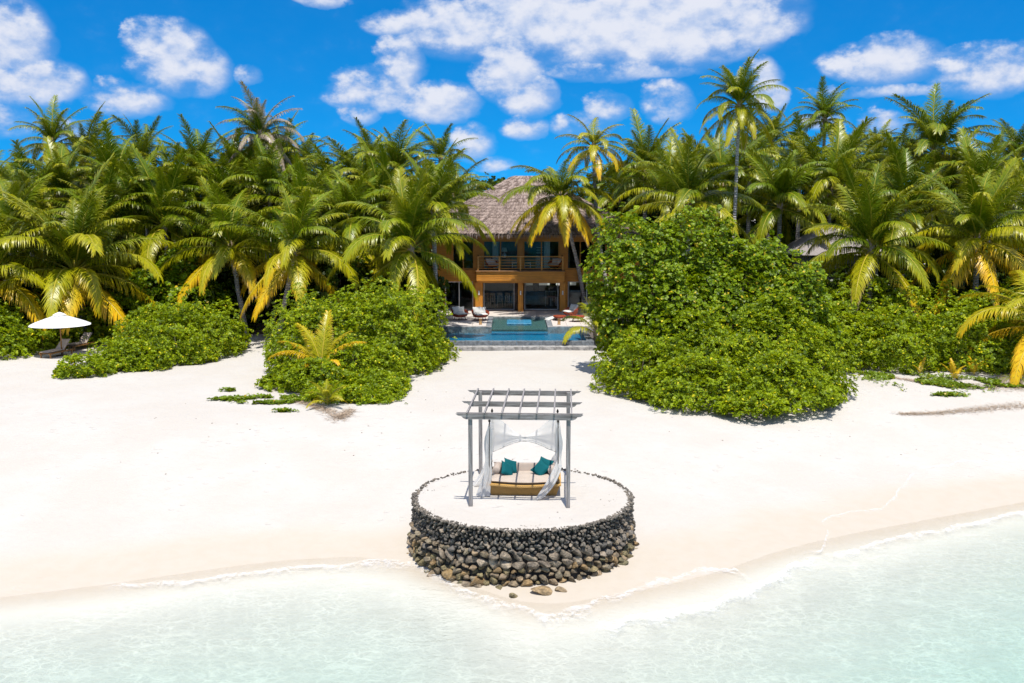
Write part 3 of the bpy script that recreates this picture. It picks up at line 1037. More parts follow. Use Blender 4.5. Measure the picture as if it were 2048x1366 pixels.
def loft(rs, closed_top=False):
    vs, fs = [], []
    n = len(rs[0])
    for r in rs:
        vs += r
    for i in range(len(rs) - 1):
        for k in range(n):
            k2 = (k + 1) % n
            fs.append((i * n + k, i * n + k2, (i + 1) * n + k2, (i + 1) * n + k))
    return vs, fs


v, f = loft([bed_ring(0.93, 0.60, lambda x: 0.0), bed_ring(0.97, 0.66, lambda x: 0.16 + sag(x) * .4), bed_ring(1.02, 0.71, lambda x: 0.33 + sag(x))])
MB().add(v, f).build('base', M_WICK, bed)
# upright wicker canes on the base
mb = MB()
lo = bed_ring(0.935, 0.605, lambda x: 0.01, 64, 40)
hi = bed_ring(1.03, 0.72, lambda x: 0.325 + sag(x), 64, 40)
for a, b in zip(lo, hi):
    mb.tube([a, ((a[0] + b[0]) / 2 * 1.004, (a[1] + b[1]) / 2 * 1.004, (a[2] + b[2]) / 2), b], 0.009, 4, cap=False)
mb.build('cane_weave', M_WICK, bed, kind='stuff')
v, f = loft([bed_ring(1.02, 0.71, lambda x: 0.325 + sag(x)), bed_ring(1.085, 0.775, lambda x: 0.33 + sag(x)), bed_ring(1.085, 0.775, lambda x: 0.375 + sag(x)),
             bed_ring(0.98, 0.67, lambda x: 0.38 + sag(x)), bed_ring(0.98, 0.67, lambda x: 0.30 + sag(x))])
MB().add(v, f).build('rim', M_WICK, bed)


def cushion_mesh(name, sx, sy, sz, n=14, pinch=0.5, corner=0.0, sagf=None):
    """soft box: puffed rectangle with pinched seam edges"""
    vs, fs = [], []
    for side in (1, -1):
        for j in range(n + 1):
            for i in range(n + 1):
                u, w = -1 + 2 * i / n, -1 + 2 * j / n
                e = max(0.0, (1 - abs(u) ** 4) * (1 - abs(w) ** 4))
                h = sz * (e ** pinch)
                k = 1 + corner * (abs(u * w) ** 2) - 0.05 * (1 - abs(u) * abs(w)) * max(abs(u), abs(w)) ** 6
                z = side * h
                if sagf:
                    z += sagf(u * sx)
                vs.append((u * sx * k, w * sy * k, z))
    m = (n + 1) ** 2
    for j in range(n):
        for i in range(n):
            a = j * (n + 1) + i
            fs.append((a, a + 1, a + n + 2, a + n + 1))
            fs.append((m + a, m + a + n + 1, m + a + n + 2, m + a + 1))
    b = MB()
    b.add(vs, fs)
    me = b.mesh(name, True)
    return me


o = obj('mattress', cushion_mesh('mattress', 0.985, 0.68, 0.085, 16, 0.16, 0, sag), M_CREAM, bed)
o.location = (0, 0, 0.445)
o = obj('back_cushion', cushion_mesh('back_cushion', 0.93, 0.15, 0.08, 14, 0.25, 0, lambda x: sag(x) * 0.8), M_TAUPE, bed)
o.location = (0, 0.42, 0.565)
o.rotation_euler = (R(68), 0, 0)
for sx in (-1, 1):
    for sy in (-1, 1):
        x, y = sx * 1.0, sy * 0.70
        pole = MB().tube([(x, y, 0.36), (x * 0.985, y * 0.985, 2.16)], 0.014, 8).build('pole', M_IRON, bed, smooth=True)
        mb = MB()
        mb.lathe([(0.0, -0.07), (0.02, -0.06), (0.014, -0.03), (0.034, 0.0), (0.036, 0.03), (0.02, 0.07), (0.0, 0.11)], 10, Matrix.Translation((x * 0.985, y * 0.985, 2.2)))
        mb.build('finial', M_IRON, pole, smooth=True)


def bedw(x, y, z):
    a = R(-2)
    return Vector((BX + x * math.cos(a) - y * math.sin(a), 28.78 + x * math.sin(a) + y * math.cos(a), PZ + z))


def place(o, x, y, z, rot):
    o.location = bedw(x, y, z)
    o.rotation_euler = rot
    return o


me_p = cushion_mesh('pillow', 0.215, 0.215, 0.075, 12, 0.55, 0.07)
me_p.materials.append(M_TEAL)
for (x, y, z, ty, tx, roll, lab) in [(-0.50, -0.10, 0.63, 50, 30, 30, 'teal square pillow on the daybed, front one of the left pair'),
                                     (-0.40, 0.12, 0.67, 46, 34, 34, 'teal square pillow on the daybed, rear one of the left pair'),
                                     (0.48, -0.04, 0.64, -26, 46, 24, 'teal square pillow on the daybed, front one of the right pair'),
                                     (0.60, 0.14, 0.70, -30, 50, 40, 'teal square pillow on the daybed, rear one of the right pair')]:
    o = bpy.data.objects.new('throw_pillow', me_p)
    COL.objects.link(o)
    o.rotation_mode = 'QUATERNION'
    o.location = bedw(x, y, z)
    o.rotation_quaternion = (Matrix.Rotation(R(ty), 3, 'Y') @ Matrix.Rotation(R(tx), 3, 'X') @ Matrix.Rotation(R(roll), 3, 'Z')).to_quaternion()
    tag(o, lab, 'pillow', 'teal pillows on the daybed')
mbol = MB()
prof = [(0.0, -0.32), (0.08, -0.315), (0.115, -0.29), (0.12, 0), (0.115, 0.29), (0.08, 0.315), (0.0, 0.32)]
mbol.lathe(prof, 16, Matrix.Rotation(PI / 2, 4, 'X'))
me_b = mbol.mesh('bolster', True)
me_b.materials.append(M_TAUPE)
for sx, lab in ((-1, 'taupe bolster roll at the left end of the daybed'), (1, 'taupe bolster roll at the right end of the daybed')):
    o = bpy.data.objects.new('bolster', me_b)
    COL.objects.link(o)
    place(o, sx * 0.80, 0.10, 0.62, (0, 0, R(-2 + sx * 3)))
    tag(o, lab, 'bolster', 'bolsters on the daybed')


def sheet(name, fn, nu, nv, parent):
    vs, fs = [], []
    for j in range(nv + 1):
        for i in range(nu + 1):
            vs.append(fn(i / nu, j / nv))
    for j in range(nv):
        for i in range(nu):
            a = j * (nu + 1) + i
            fs.append((a, a + 1, a + nu + 2, a + nu + 1))
    return MB().add(vs, fs).build(name, M_SHEER, parent, smooth=True)


def lerp(a, b, t):
    return a + (b - a) * t


def pathpt(P, t):
    t = min(max(t, 0), 1) * (len(P) - 1)
    i = min(int(t), len(P) - 2)
    u = t - i
    p0, p1, p2, p3 = P[max(i - 1, 0)], P[i], P[i + 1], P[min(i + 2, len(P) - 1)]
    return 0.5 * ((2 * p1) + (p2 - p0) * u + (2 * p0 - 5 * p1 + 4 * p2 - p3) * u * u + (3 * p1 - p0 - 3 * p2 + p3) * u ** 3)


def curtain(side):
    s = side
    nm = 'left' if s < 0 else 'right'
    lab = {-1: 'sheer white curtain on the left daybed poles, tied back with two hanging tails',
           1: 'sheer white curtain on the right daybed poles, its tail sweeping forward to the sand'}[s]
    c = thing('curtain', lab, 'curtain', (BX, 28.78, PZ), R(-2), 'daybed curtains')
    V = Vector
    # swag across the back: from the pole head to the crossing in the middle and back to the tie
    top = [V((s * 0.985, 0.69, 2.08)), V((s * 0.72, 0.66, 1.93)), V((s * 0.42, 0.60, 1.72)), V((s * 0.16, 0.55, 1.56)), V((-s * 0.05, 0.52, 1.47))]
    low = [V((s * 0.985, 0.66, 0.98)), V((s * 0.72, 0.62, 1.10)), V((s * 0.42, 0.56, 1.25)), V((s * 0.16, 0.52, 1.34)), V((-s * 0.05, 0.50, 1.37))]

    def swag(u, v):
        p = lerp(pathpt(top, u), pathpt(low, u), v)
        fold = math.sin(v * 9 + u * 3) * 0.018 * (1 - u * 0.4) + math.sin(v * 23 + u * 5) * 0.006
        belly = -0.07 * math.sin(PI * v) * max(0.0, math.sin(PI * min(1, u * 1.1))) ** 0.7
        return p + V((0, belly + fold, 0.02 * math.sin(u * 7 + v * 4)))
    sheet('swag', swag, 28, 22, c)
    # twisted hems along the edges of the swag

    def hem(P, r, name):
        pts = [pathpt(P, k / 14) + V((0, -0.03, 0)) for k in range(15)]
        MB().tube(pts, [r * (1 + 0.25 * math.sin(k * 2.1)) for k in range(15)], 7).build(name, M_SHEER, c, smooth=True)
    hem(low, 0.022, 'hem')
    # gathered tails: a pleated half-tube following a path
    def tail(P, W, folds, ph, name='tail', thin=1.0):
        def fn(u, v):
            p = pathpt(P, v)
            w = pathpt([V((q, 0, 0)) for q in W], v).x
            a = -2.6 + 5.2 * u
            r = w * (1 + 0.22 * math.sin(a * folds + ph + v * 2) + 0.08 * math.sin(a * folds * 2.3 + v * 6))
            return p + V((math.sin(a) * r * thin, -math.cos(a) * r * 0.75, 0))
        sheet(name, fn, 44, 26, c)
    if s < 0:
        tail([V((-0.99, -0.68, 2.06)), V((-1.03, -0.60, 1.6)), V((-1.03, -0.62, 1.1)), V((-1.02, -0.68, 0.7)), V((-1.10, -0.72, 0.35)), V((-1.16, -0.78, 0.04))],
             [0.03, 0.10, 0.07, 0.09, 0.13, 0.17], 5, 0.4)
        tail([V((-0.99, 0.68, 2.05)), V((-1.04, 0.60, 1.5)), V((-1.03, 0.55, 1.0)), V((-1.12, 0.48, 0.6)), V((-1.24, 0.40, 0.3)), V((-1.40, 0.30, 0.04))],
             [0.03, 0.10, 0.06, 0.09, 0.11, 0.15], 4, 1.7)

        def side_panel(u, v):
            z = 2.04 - v * 0.95
            y = lerp(-0.68, 0.68, u)
            pull = math.sin(PI * u)
            return V((-1.0 - 0.05 * math.sin(u * 14 + v * 2) - 0.06 * pull * v, y * (1 - 0.25 * v), z - 0.35 * pull * (1 - v)))
        sheet('side_panel', side_panel, 30, 14, c)
    else:
        tail([V((0.99, -0.68, 2.02)), V((1.02, -0.62, 1.6)), V((1.03, -0.60, 1.15)), V((0.98, -0.70, 0.85)), V((0.78, -0.88, 0.45)), V((0.55, -1.0, 0.15)), V((0.42, -1.06, 0.03))],
             [0.03, 0.09, 0.05, 0.10, 0.12, 0.10, 0.06], 5, 0.9)
        tail([V((0.99, 0.68, 2.02)), V((1.0, 0.62, 1.6)), V((1.0, 0.58, 1.05)), V((0.92, 0.60, 0.8)), V((0.86, 0.66, 0.5))],
             [0.03, 0.08, 0.05, 0.08, 0.10], 4, 0.2)

        def side_panel(u, v):
            z = 2.02 - v * 0.9
            y = lerp(-0.68, 0.68, u)
            pull = math.sin(PI * u)
            return V((1.0 + 0.05 * math.sin(u * 13 + v * 2) + 0.05 * pull * v, y * (1 - 0.25 * v), z - 0.35 * pull * (1 - v)))
        sheet('side_panel', side_panel, 30, 14, c)
    return c


curtain(-1)
curtain(1)

# ------------------------------------------------------------------ pool terrace
TZ = 2.0                                   # terrace level
PXL, PXR = -4.6, 4.35                      # main pool
PY0, PY1 = 58.0, 64.3
SXL, SXR, SY1 = -1.32, 2.3, 70.0           # shallow arm towards the house
HY = 74.6                                  # house front


def wbox(name, x0, x1, y0, y1, z0, z1, mat, parent, c=0.0):
    return MB().box(x0, x1, y0, y1, z0, z1, c=c).build(name, mat, parent, world=True)


terr = thing('terrace', 'pale stone pool terrace in front of the villa', 'terrace', (0, 69, 1.5))
rnd = random.Random(5)


def paving(x0, x1, y0, y1, nx, ny):
    me_cache = {}
    dx, dy = (x1 - x0) / nx, (y1 - y0) / ny
    for j in range(ny):
        for i in range(nx):
            key = (round(dx, 3), round(dy, 3))
            g = 0.006
            o = MB().box(g, dx - g, g, dy - g, -0.06, 0, c=0.006).build('paving_slab', M_PAVE, terr) if key not in me_cache else None
            if o is None:
                o = bpy.data.objects.new('paving_slab', me_cache[key])
                COL.objects.link(o)
                o.parent = terr
            else:
                me_cache[key] = o.data
            o.location = Vector((x0 + i * dx, y0 + j * dy, TZ + rnd.uniform(-.002, .002))) - terr.location


MBT = MB()
for b in ((-12, SXL - 0.36, PY1 + 0.36, HY), (SXR + 0.36, 7.4, PY1 + 0.36, HY), (SXL - 0.36, SXR + 0.36, SY1 + 0.36, HY), (-12, PXL - 0.3, 59, PY1 + 0.36)):
    MBT.box(b[0], b[1], b[2], b[3], 1.2, TZ - 0.07)
MBT.build('base', M_SLATE2, terr, world=True)
paving(-7.2, SXL - 0.36, PY1 + 0.36, HY - 0.2, 6, 8)
paving(SXR + 0.36, 7.4, PY1 + 0.36, HY - 0.2, 5, 8)
paving(SXL - 0.36, SXR + 0.36, SY1 + 0.36, HY - 0.2, 5, 4)
for k in range(3):                            # steps at the right of the terrace
    wbox('step', 7.4 - 0.0 * k + k * 0.42, 7.4 + (k + 1) * 0.42, 65.2, 69.5, 1.3, TZ - 0.12 * (k + 1), M_PAVE, terr, 0.01)

pool = thing('swimming_pool', 'blue infinity pool with slate edge before the villa', 'pool', ((PXL + PXR) / 2, 61, 1.5))
WZ = 1.955
wbox('pool_floor', PXL, PXR, PY0 + 0.05, PY1, 1.515, 1.54, M_TILEB, pool)
wbox('shallow_floor', SXL, SXR, PY1 + 0.02, SY1, 1.515, 1.80, M_PEBB, pool)
wbox('pool_step', SXL, SXR, PY1 - 0.75, PY1 + 0.02, 1.515, 1.68, M_TILEB, pool, 0.01)
wbox('bathing_ledge', -0.35, 1.32, 66.6, 68.9, 1.7, 1.93, M_LEDGE, pool, 0.02)
# front overflow wall: slate slabs
n = 13
for i in range(n):
    w = (PXR + 0.45 - PXL + 0.4) / n
    x = PXL - 0.4 + i * w
    wbox('wall_slab', x + 0.004, x + w - 0.004, PY0 - 0.22 + rnd.uniform(-.006, .006), PY0 + 0.02, 1.66, 1.95 + rnd.uniform(-.003, .003), M_SLATE, pool, 0.006)
n = 11
for i in range(n):
    w = (PXR + 1.1 - PXL + 0.6) / n
    x = PXL - 0.6 + i * w
    wbox('step_slab', x + 0.006, x + w - 0.006, PY0 - 0.85 + rnd.uniform(-.012, .012), PY0 - 0.235, 1.35, 1.69 + rnd.uniform(-.004, .004), M_SLATE2, pool, 0.01)
# right edge and dark overflow channel beside it
for i in range(6):
    y = PY0 + 0.03 + i * 1.045
    wbox('coping_stone', PXR, PXR + 0.38, y + .004, y + 1.041, 1.5, 1.985, M_SLATE, pool, 0.006)
    wbox('channel_slab', PXR + 0.39, PXR + 0.95, y - 0.2, y + 0.84, 1.35, 1.72, M_DKBOARD, pool, 0.006)
    wbox('coping_stone', PXL - 0.38, PXL, y + .004, y + 1.041, 1.5, 1.985, M_SLATE, pool, 0.006)
for x0, x1, nn in ((PXL, SXL - 0.0, 4), (SXR + 0.0, PXR + 0.38, 3)):
    for i in range(nn):
        w = (x1 - x0) / nn
        wbox('coping_stone', x0 + i * w + .004, x0 + (i + 1) * w - .004, PY1 + 0.003, PY1 + 0.355, 1.5, TZ + 0.006, M_SLATE2, pool, 0.006)
for i in range(6):
    y0 = PY1 + 0.36 + i * 0.94
    for x0 in (SXL - 0.355, SXR + 0.003):
        wbox('coping_stone', x0, x0 + 0.352, y0 + .004, y0 + .936, 1.5, TZ + 0.006, M_SLATE, pool, 0.006)
for i in range(5):
    w = (SXR - SXL + 0.7) / 5
    wbox('coping_stone', SXL - 0.35 + i * w + .004, SXL - 0.35 + (i + 1) * w - .004, SY1 + 0.003, SY1 + 0.355, 1.5, TZ + 0.006, M_SLATE2, pool, 0.006)
vs = [(PXL + .001, PY0 + .021, WZ), (PXR - .001, PY0 + .021, WZ), (PXR - .001, PY1 + .002, WZ), (SXR - .001, PY1 + .002, WZ), (SXR - .001, SY1, WZ), (SXL + .001, SY1, WZ), (SXL + .001, PY1 + .002, WZ), (PXL + .001, PY1 + .002, WZ)]
MB().add(vs, [tuple(range(8))]).build('water', M_POOLW, pool, world=True)

# ------------------------------------------------------------------ villa
vil = thing('villa', 'two storey honey timber villa with grey thatched hip roof', 'house', (0.6, 78, TZ))
X0, X1 = -7.2, 9.6


def hx(px, Y=HY):
    return at_y(px, 540, Y).x


ZB, ZF, ZH, ZT = 4.12, 5.05, 7.16, 7.95     # fascia underside, balcony floor, window head, wall head


def boards(x0, x1, y0, y1, z0, z1, n, name='board', par=None, m=None):
    h = (z1 - z0) / n
    for i in range(n):
        wbox(name, x0, x1, y0 + (0.006 if i % 2 else 0), y1, z0 + i * h + 0.006, z0 + (i + 1) * h - 0.006, m or M_HOUSE, par or vil, 0.006)


# front wall: bands of boards between the openings
wbox('wall', X0, X1, HY + 0.03, HY + 0.2, ZB, ZF - 0.02, M_HOUSE, vil)
boards(X0, X1, HY - 0.02, HY + 0.03, ZB, ZF - 0.02, 5)
wbox('wall', X0, X1, HY + 0.03, HY + 0.2, ZH, ZT + 0.3, M_HOUSE, vil)
boards(X0, X1, HY - 0.02, HY + 0.03, ZH, ZT, 4)
piers_up = [(X0, hx(905)), (hx(948), hx(966.5)), (hx(1118.5), hx(1134)), (hx(1212), hx(1232)), (X1 - .5, X1)]
piers_dn = [(X0, hx(890)), (hx(1127), hx(1136)), (hx(1212), hx(1232)), (X1 - .5, X1), (hx(946), hx(957))]
for x0, x1 in piers_up:
    wbox('wall', x0, x1, HY + 0.03, HY + 0.2, ZF - 0.02, ZH, M_HOUSE, vil)
    boards(x0 - .002, x1 + .002, HY - 0.02, HY + 0.03, ZF - 0.02, ZH, 9)
for x0, x1 in piers_dn:
    wbox('wall', x0, x1, HY + 0.03, HY + 0.2, TZ, ZB, M_HOUSE, vil)
    boards(x0 - .002, x1 + .002, HY - 0.02, HY + 0.03, TZ, ZB, 9)
# side and back walls, floors, ceilings
YB = 84.5
wbox('side_wall', X0, X0 + 0.2, HY + 0.2, YB, TZ, ZT + 0.3, M_HOUSE, vil)
wbox('side_wall', X1 - 0.2, X1, HY + 0.2, YB, TZ, ZT + 0.3, M_HOUSE, vil)
wbox('floor', X0 + .2, X1 - .2, HY + 0.2, YB, TZ - 0.1, TZ + 0.02, M_DKBOARD, vil)
wbox('floor', X0 + .2, X1 - .2, HY + 0.2, YB, ZF - 0.3, ZF, M_DKBOARD, vil)
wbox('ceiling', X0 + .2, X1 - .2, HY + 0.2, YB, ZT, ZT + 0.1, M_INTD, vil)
xo0, xo1 = hx(1052, YB), hx(1152, YB)
wbox('back_wall', X0 + .2, xo0, YB - 0.2, YB, TZ, ZT, M_INT, vil)
wbox('back_wall', xo1, X1 - .2, YB - 0.2, YB, TZ, ZT, M_INT, vil)
wbox('back_wall', xo0, xo1, YB - 0.2, YB, ZB - 0.1, ZT, M_INT, vil)
wbox('back_wall', xo0, xo1, YB - 0.2, YB, TZ, TZ + 1.05, M_INT, vil)
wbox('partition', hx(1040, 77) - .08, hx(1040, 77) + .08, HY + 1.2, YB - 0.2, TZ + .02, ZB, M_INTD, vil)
wbox('partition', hx(1134, 77), hx(1134, 77) + .16, HY + 1.2, YB - 0.2, TZ + .02, ZB, M_INT, vil)
wbox('partition', hx(1134, 77), hx(1134, 77) + .16, HY + 1.6, YB - 0.2, ZF, ZT, M_INT, vil)
wbox('partition', hx(950, 77), hx(950, 77) + .16, HY + 1.6, YB - 0.2, ZF, ZT, M_INT, vil)
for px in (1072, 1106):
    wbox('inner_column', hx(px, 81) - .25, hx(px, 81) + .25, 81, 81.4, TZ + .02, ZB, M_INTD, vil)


def window(x0, x1, z0, z1, fm, n=2, y=HY + 0.08, fw=0.07):
    w = MB()
    w.box(x0, x1, y - .03, y + .04, z1 - fw, z1)
    w.box(x0, x1, y - .03, y + .04, z0, z0 + fw)
    for i in range(n + 1):
        xx = x0 + (x1 - x0 - fw) * i / n
        w.box(xx, xx + fw, y - .032, y + .042, z0 + fw, z1 - fw)
    f = w.build('window', fm, vil, world=True)
    for i in range(n):
        a = x0 + (x1 - x0 - fw) * i / n + fw
        b = x0 + (x1 - x0 - fw) * (i + 1) / n
        MB().box(a, b, y, y + 0.012, z0 + fw, z1 - fw).build('pane', M_GLASS, f, world=True)
    return f


# upper windows
window(hx(905), hx(948), ZF, ZH, M_HOUSEZ, 2)
window(hx(966.5), hx(1036), ZF, ZH, M_HOUSEZ, 2)
window(hx(1047), hx(1118.5), ZF, ZH, M_HOUSEZ, 2)
window(hx(1134), hx(1212), ZF, ZH, M_HOUSEZ, 3)
window(hx(1232), X1 - .5, ZF, ZH, M_HOUSEZ, 1)
wbox('mullion_post', hx(1036), hx(1047), HY - 0.05, HY + 0.2, ZF, ZH, M_HOUSEZ, vil, 0.01)
# ground floor sliding doors in white frames, folded leaves in the middle
YD = HY + 0.10
def door(px0, px1, n, m):
    w = MB()
    x0, x1 = hx(px0), hx(px1)
    fw = 0.06
    w.box(x0, x1, YD - .03, YD + .04, ZB - fw, ZB)
    w.box(x0, x1, YD - .03, YD + .04, TZ, TZ + fw)
    for i in range(n + 1):
        xx = x0 + (x1 - x0 - fw) * i / n
        w.box(xx, xx + fw, YD - .032, YD + .042, TZ + fw, ZB - fw)
    f = w.build('door', m, vil, world=True)
    for i in range(n):
        a = x0 + (x1 - x0 - fw) * i / n + fw
        b = x0 + (x1 - x0 - fw) * (i + 1) / n
        MB().box(a, b, YD, YD + 0.012, TZ + fw, ZB - fw).build('pane', M_GLASS, f, world=True)


door(967, 1029, 1, M_WHITE)
door(1049, 1117, 1, M_WHITE)
door(1136, 1212, 2, M_WHITE)
door(890, 946, 2, M_WHITE)
for px in (1030, 1032.5, 1035):
    wbox('folded_leaf', hx(px), hx(px) + 0.05, HY - 0.55, HY + 0.05, TZ + .03, ZB - .03, M_DKWOOD, vil)
# columns carrying the balcony
YC = 73.25
cols = [(950.5, 965.5), (1036, 1046.5), (1119.5, 1131)]
for px0, px1 in cols:
    x0, x1 = at_y(px0, 600, YC).x, at_y(px1, 600, YC).x
    o = MB().box(x0, x1, YC, YC + 0.42, TZ, ZB + .01, c=0.015).build('column', M_HOUSEZ, vil, world=True)
    for xx in (x0 + 0.0, ):
        MB().box((x0 + x1) / 2 - .05, (x0 + x1) / 2 + .05, YC - 0.06, YC - .002, 3.25, 3.55, c=0.01).build('wall_lamp', M_WHITE, o, world=True)
# balcony
BY0 = 72.9
bx0, bx1 = at_y(953, 550, BY0).x, at_y(1129, 550, BY0).x
bal = MB().box(bx0 + .05, bx1 - .05, BY0 + 0.08, HY - .02, ZB + 0.02, ZF - 0.06).build('balcony', M_HOUSE, vil, world=True)
boards(bx0, bx1, BY0, BY0 + 0.08, ZB + 0.16, ZF - 0.08, 4, 'fascia_board', bal)
boards(bx0, bx0 + .05, BY0 + 0.08, HY - .03, ZB + 0.16, ZF - 0.08, 4, 'fascia_board', bal)
boards(bx1 - .05, bx1, BY0 + 0.08, HY - .03, ZB + 0.16, ZF - 0.08, 4, 'fascia_board', bal)
wbox('balcony_edge', bx0 - .06, bx1 + .06, BY0 - 0.08, HY - .03, ZF - 0.07, ZF - 0.005, M_TEAK, bal, 0.01)
wbox('balcony_floor', bx0 + .1, bx1 - .1, BY0 + 0.12, HY + .02, ZF - 0.004, ZF + 0.01, M_DKBOARD, bal)
M_RAIL = wood_mat('railing timber', (0.50, 0.22, 0.04), (0.66, 0.33, 0.08), 0.45)
rail = thing('balcony_railing', 'golden brown balcony railing with thin horizontal bars on the villa', 'railing', (0.6, BY0 + .15, ZF))
for k in range(5):
    xx = bx0 + 0.12 + (bx1 - bx0 - 0.24) * k / 4
    wbox('rail_post', xx - .05, xx + .05, BY0 + .07, BY0 + .16, ZF, ZF + 0.98, M_RAIL, rail, 0.006)
wbox('handrail', bx0 + .05, bx1 - .05, BY0 + .06, BY0 + .17, ZF + 0.98, ZF + 1.04, M_RAIL, rail, 0.008)
for k in range(4):
    MB().tube([(bx0 + .1, BY0 + .115, ZF + 0.16 + k * 0.2), (bx1 - .1, BY0 + .115, ZF + 0.16 + k * 0.2)], 0.022, 6).build('rail_bar', M_RAIL, rail, world=True)
for xx in (bx0 + .12, bx1 - .12):
    for k in range(4):
        MB().tube([(xx, BY0 + .11, ZF + 0.16 + k * 0.2), (xx, HY - .05, ZF + 0.16 + k * 0.2)], 0.022, 6).build('rail_bar', M_RAIL, rail, world=True)
    wbox('handrail', xx - .05, xx + .05, BY0 + .17, HY - .03, ZF + 0.98, ZF + 1.04, M_RAIL, rail, 0.008)
# white curtains inside the upper windows
for px in (991, 1094):
    xx = hx(px, HY + .6)
    vs, fs = [], []
    for i in range(17):
        for z in (ZF + .02, ZH):
            vs.append((xx - .22 + .44 * i / 16, HY + .6 + .05 * math.sin(i * 1.6), z))
    fs = [(2 * i, 2 * i + 2, 2 * i + 3, 2 * i + 1) for i in range(16)]
    c_ = thing('window_curtain', 'pale curtain gathered inside the %s upper window of the villa' % ('left' if px < 1000 else 'right'), 'curtain', (xx, HY + .6, ZF), 0, 'curtains in the villa')
    MB().add(vs, fs).build('drape', M_WHITE, c_, world=True)

# thatched hip roof in overlapping courses
ex0, ex1, ey0, ey1, ez = -8.0, 10.2, 72.2, 88.0, 7.72
rx0, rx1, ry, rz = 0.15, 2.15, 80.1, 12.05
roof = bpy.data.objects.new('roof', None)
COL.objects.link(roof)
roof.parent = vil
roof.location = (0, 0, 0)
rg = np.random.default_rng(77)


def ring(t, out=0.0):
    """corners of the roof at slope position t (0 eave, 1 ridge)"""
    k = t + 0.05 * math.sin(PI * t)          # slight belly
    zz = ez + (rz - ez) * (t - 0.035 * math.sin(PI * t)) + out
    a = [(ex0 + (rx0 - ex0) * t, ey0 + (ry - ey0) * t), (ex1 + (rx1 - ex1) * t, ey0 + (ry - ey0) * t),
         (ex1 + (rx1 - ex1) * t, ey1 + (ry - ey1) * t), (ex0 + (rx0 - ex0) * t, ey1 + (ry - ey1) * t)]
    return [np.array([p[0], p[1], zz]) for p in a]


NC = 18
for c in range(NC):
    t0, t1 = c / NC, (c + 1) / NC + 0.012
    lo, hi = ring(t0, 0.085), ring(min(t1, 1.0), 0.02)
    vs, fs, rn = [], [], []
    for s in range(4):
        a, b, c2, d = lo[s], lo[(s + 1) % 4], hi[(s + 1) % 4], hi[s]
        n = max(6, int(np.linalg.norm(b - a) / 0.12))
        base = len(vs)
        for i in range(n + 1):
            u = i / n
            j = rg.uniform(-0.09, 0.03) if 0 < i < n else 0
            top = d + (c2 - d) * u
            low = a + (b - a) * u
            dirn = (low - top) / max(1e-3, np.linalg.norm(low - top))
            low = low + dirn * (-j) + np.array([0, 0, rg.uniform(0, 0.05)])
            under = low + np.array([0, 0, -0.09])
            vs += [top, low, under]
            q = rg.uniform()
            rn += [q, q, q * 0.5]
        for i in range(n):
            k = base + 3 * i
            fs += [(k, k + 1, k + 4, k + 3), (k + 1, k + 2, k + 5, k + 4)]
    obj('thatch_course', np_mesh('thatch_course', vs, np.array(fs), attrs={'rnd': rn}), M_THATCH, roof, world=True)
# underside and closing
lo = ring(0.0, -0.05)
wv = [tuple(p) for p in lo] + [(rx0, ry, rz - .25), (rx1, ry, rz - .25)]
MB().add(wv, [(0, 1, 5, 4), (1, 2, 5), (2, 3, 4, 5), (3, 0, 4), (3, 2, 1, 0)]).build('roof_lining', M_DKWOOD, roof, world=True)
# loose straws over the slopes and the ragged fringe under the eaves
sv, sf, sr = [], [], []


def straw(p, d, w, L, r):
    side = np.cross(d, [0, 0, 1.0])
    nn = np.linalg.norm(side)
    side = side / nn if nn > 0.05 else np.array([1.0, 0, 0])
    b = len(sv)
    sv.extend([p - side * w, p + side * w, p + d * L + side * w * 0.3])
    sf.append((b, b + 1, b + 2))
    sr.extend([r, r, r])


for s in (0, 1, 3):
    n = 6500 if s == 0 else 2600
    for _ in range(n):
        t = 1 - math.sqrt(rg.uniform(0, 1)) * 0.999
        rr = ring(t, 0.10)
        a, b = rr[s], rr[(s + 1) % 4]
        r2 = ring(max(t - 0.03, -0.02), 0.10)
        u = rg.uniform(0, 1)
        p = a + (b - a) * u
        p2 = r2[s] + (r2[(s + 1) % 4] - r2[s]) * u
        d = p2 - p
        d = d / np.linalg.norm(d) + np.array([rg.normal(0, .12), rg.normal(0, .1), rg.uniform(-.05, .12)])
        straw(p, d, rg.uniform(.012, .03), rg.uniform(.2, .42), rg.uniform())
obj('loose_thatch', np_mesh('loose_thatch', sv, np.array(sf), attrs={'rnd': sr}), M_THATCH, roof, world=True, kind='stuff')
sv, sf, sr = [], [], []
lo = ring(0.0, 0.06)
for s in (0, 1, 3):
    a, b = lo[s], lo[(s + 1) % 4]
    n = int(np.linalg.norm(b - a) * 70)
    for _ in range(n):
        p = a + (b - a) * rg.uniform() + np.array([0, rg.uniform(-.05, .25), 0]) * (s == 0)
        d = np.array([rg.normal(0, .12), -0.25 if s == 0 else 0, -1.0])
        straw(p + np.array([0, 0, rg.uniform(-.12, .1)]), d, rg.uniform(.012, .028), rg.uniform(.18, .42), rg.uniform(0.3, 1))
obj('eave_fringe', np_mesh('eave_fringe', sv, np.array(sf), attrs={'rnd': sr}), M_THATCH, roof, world=True, kind='stuff')

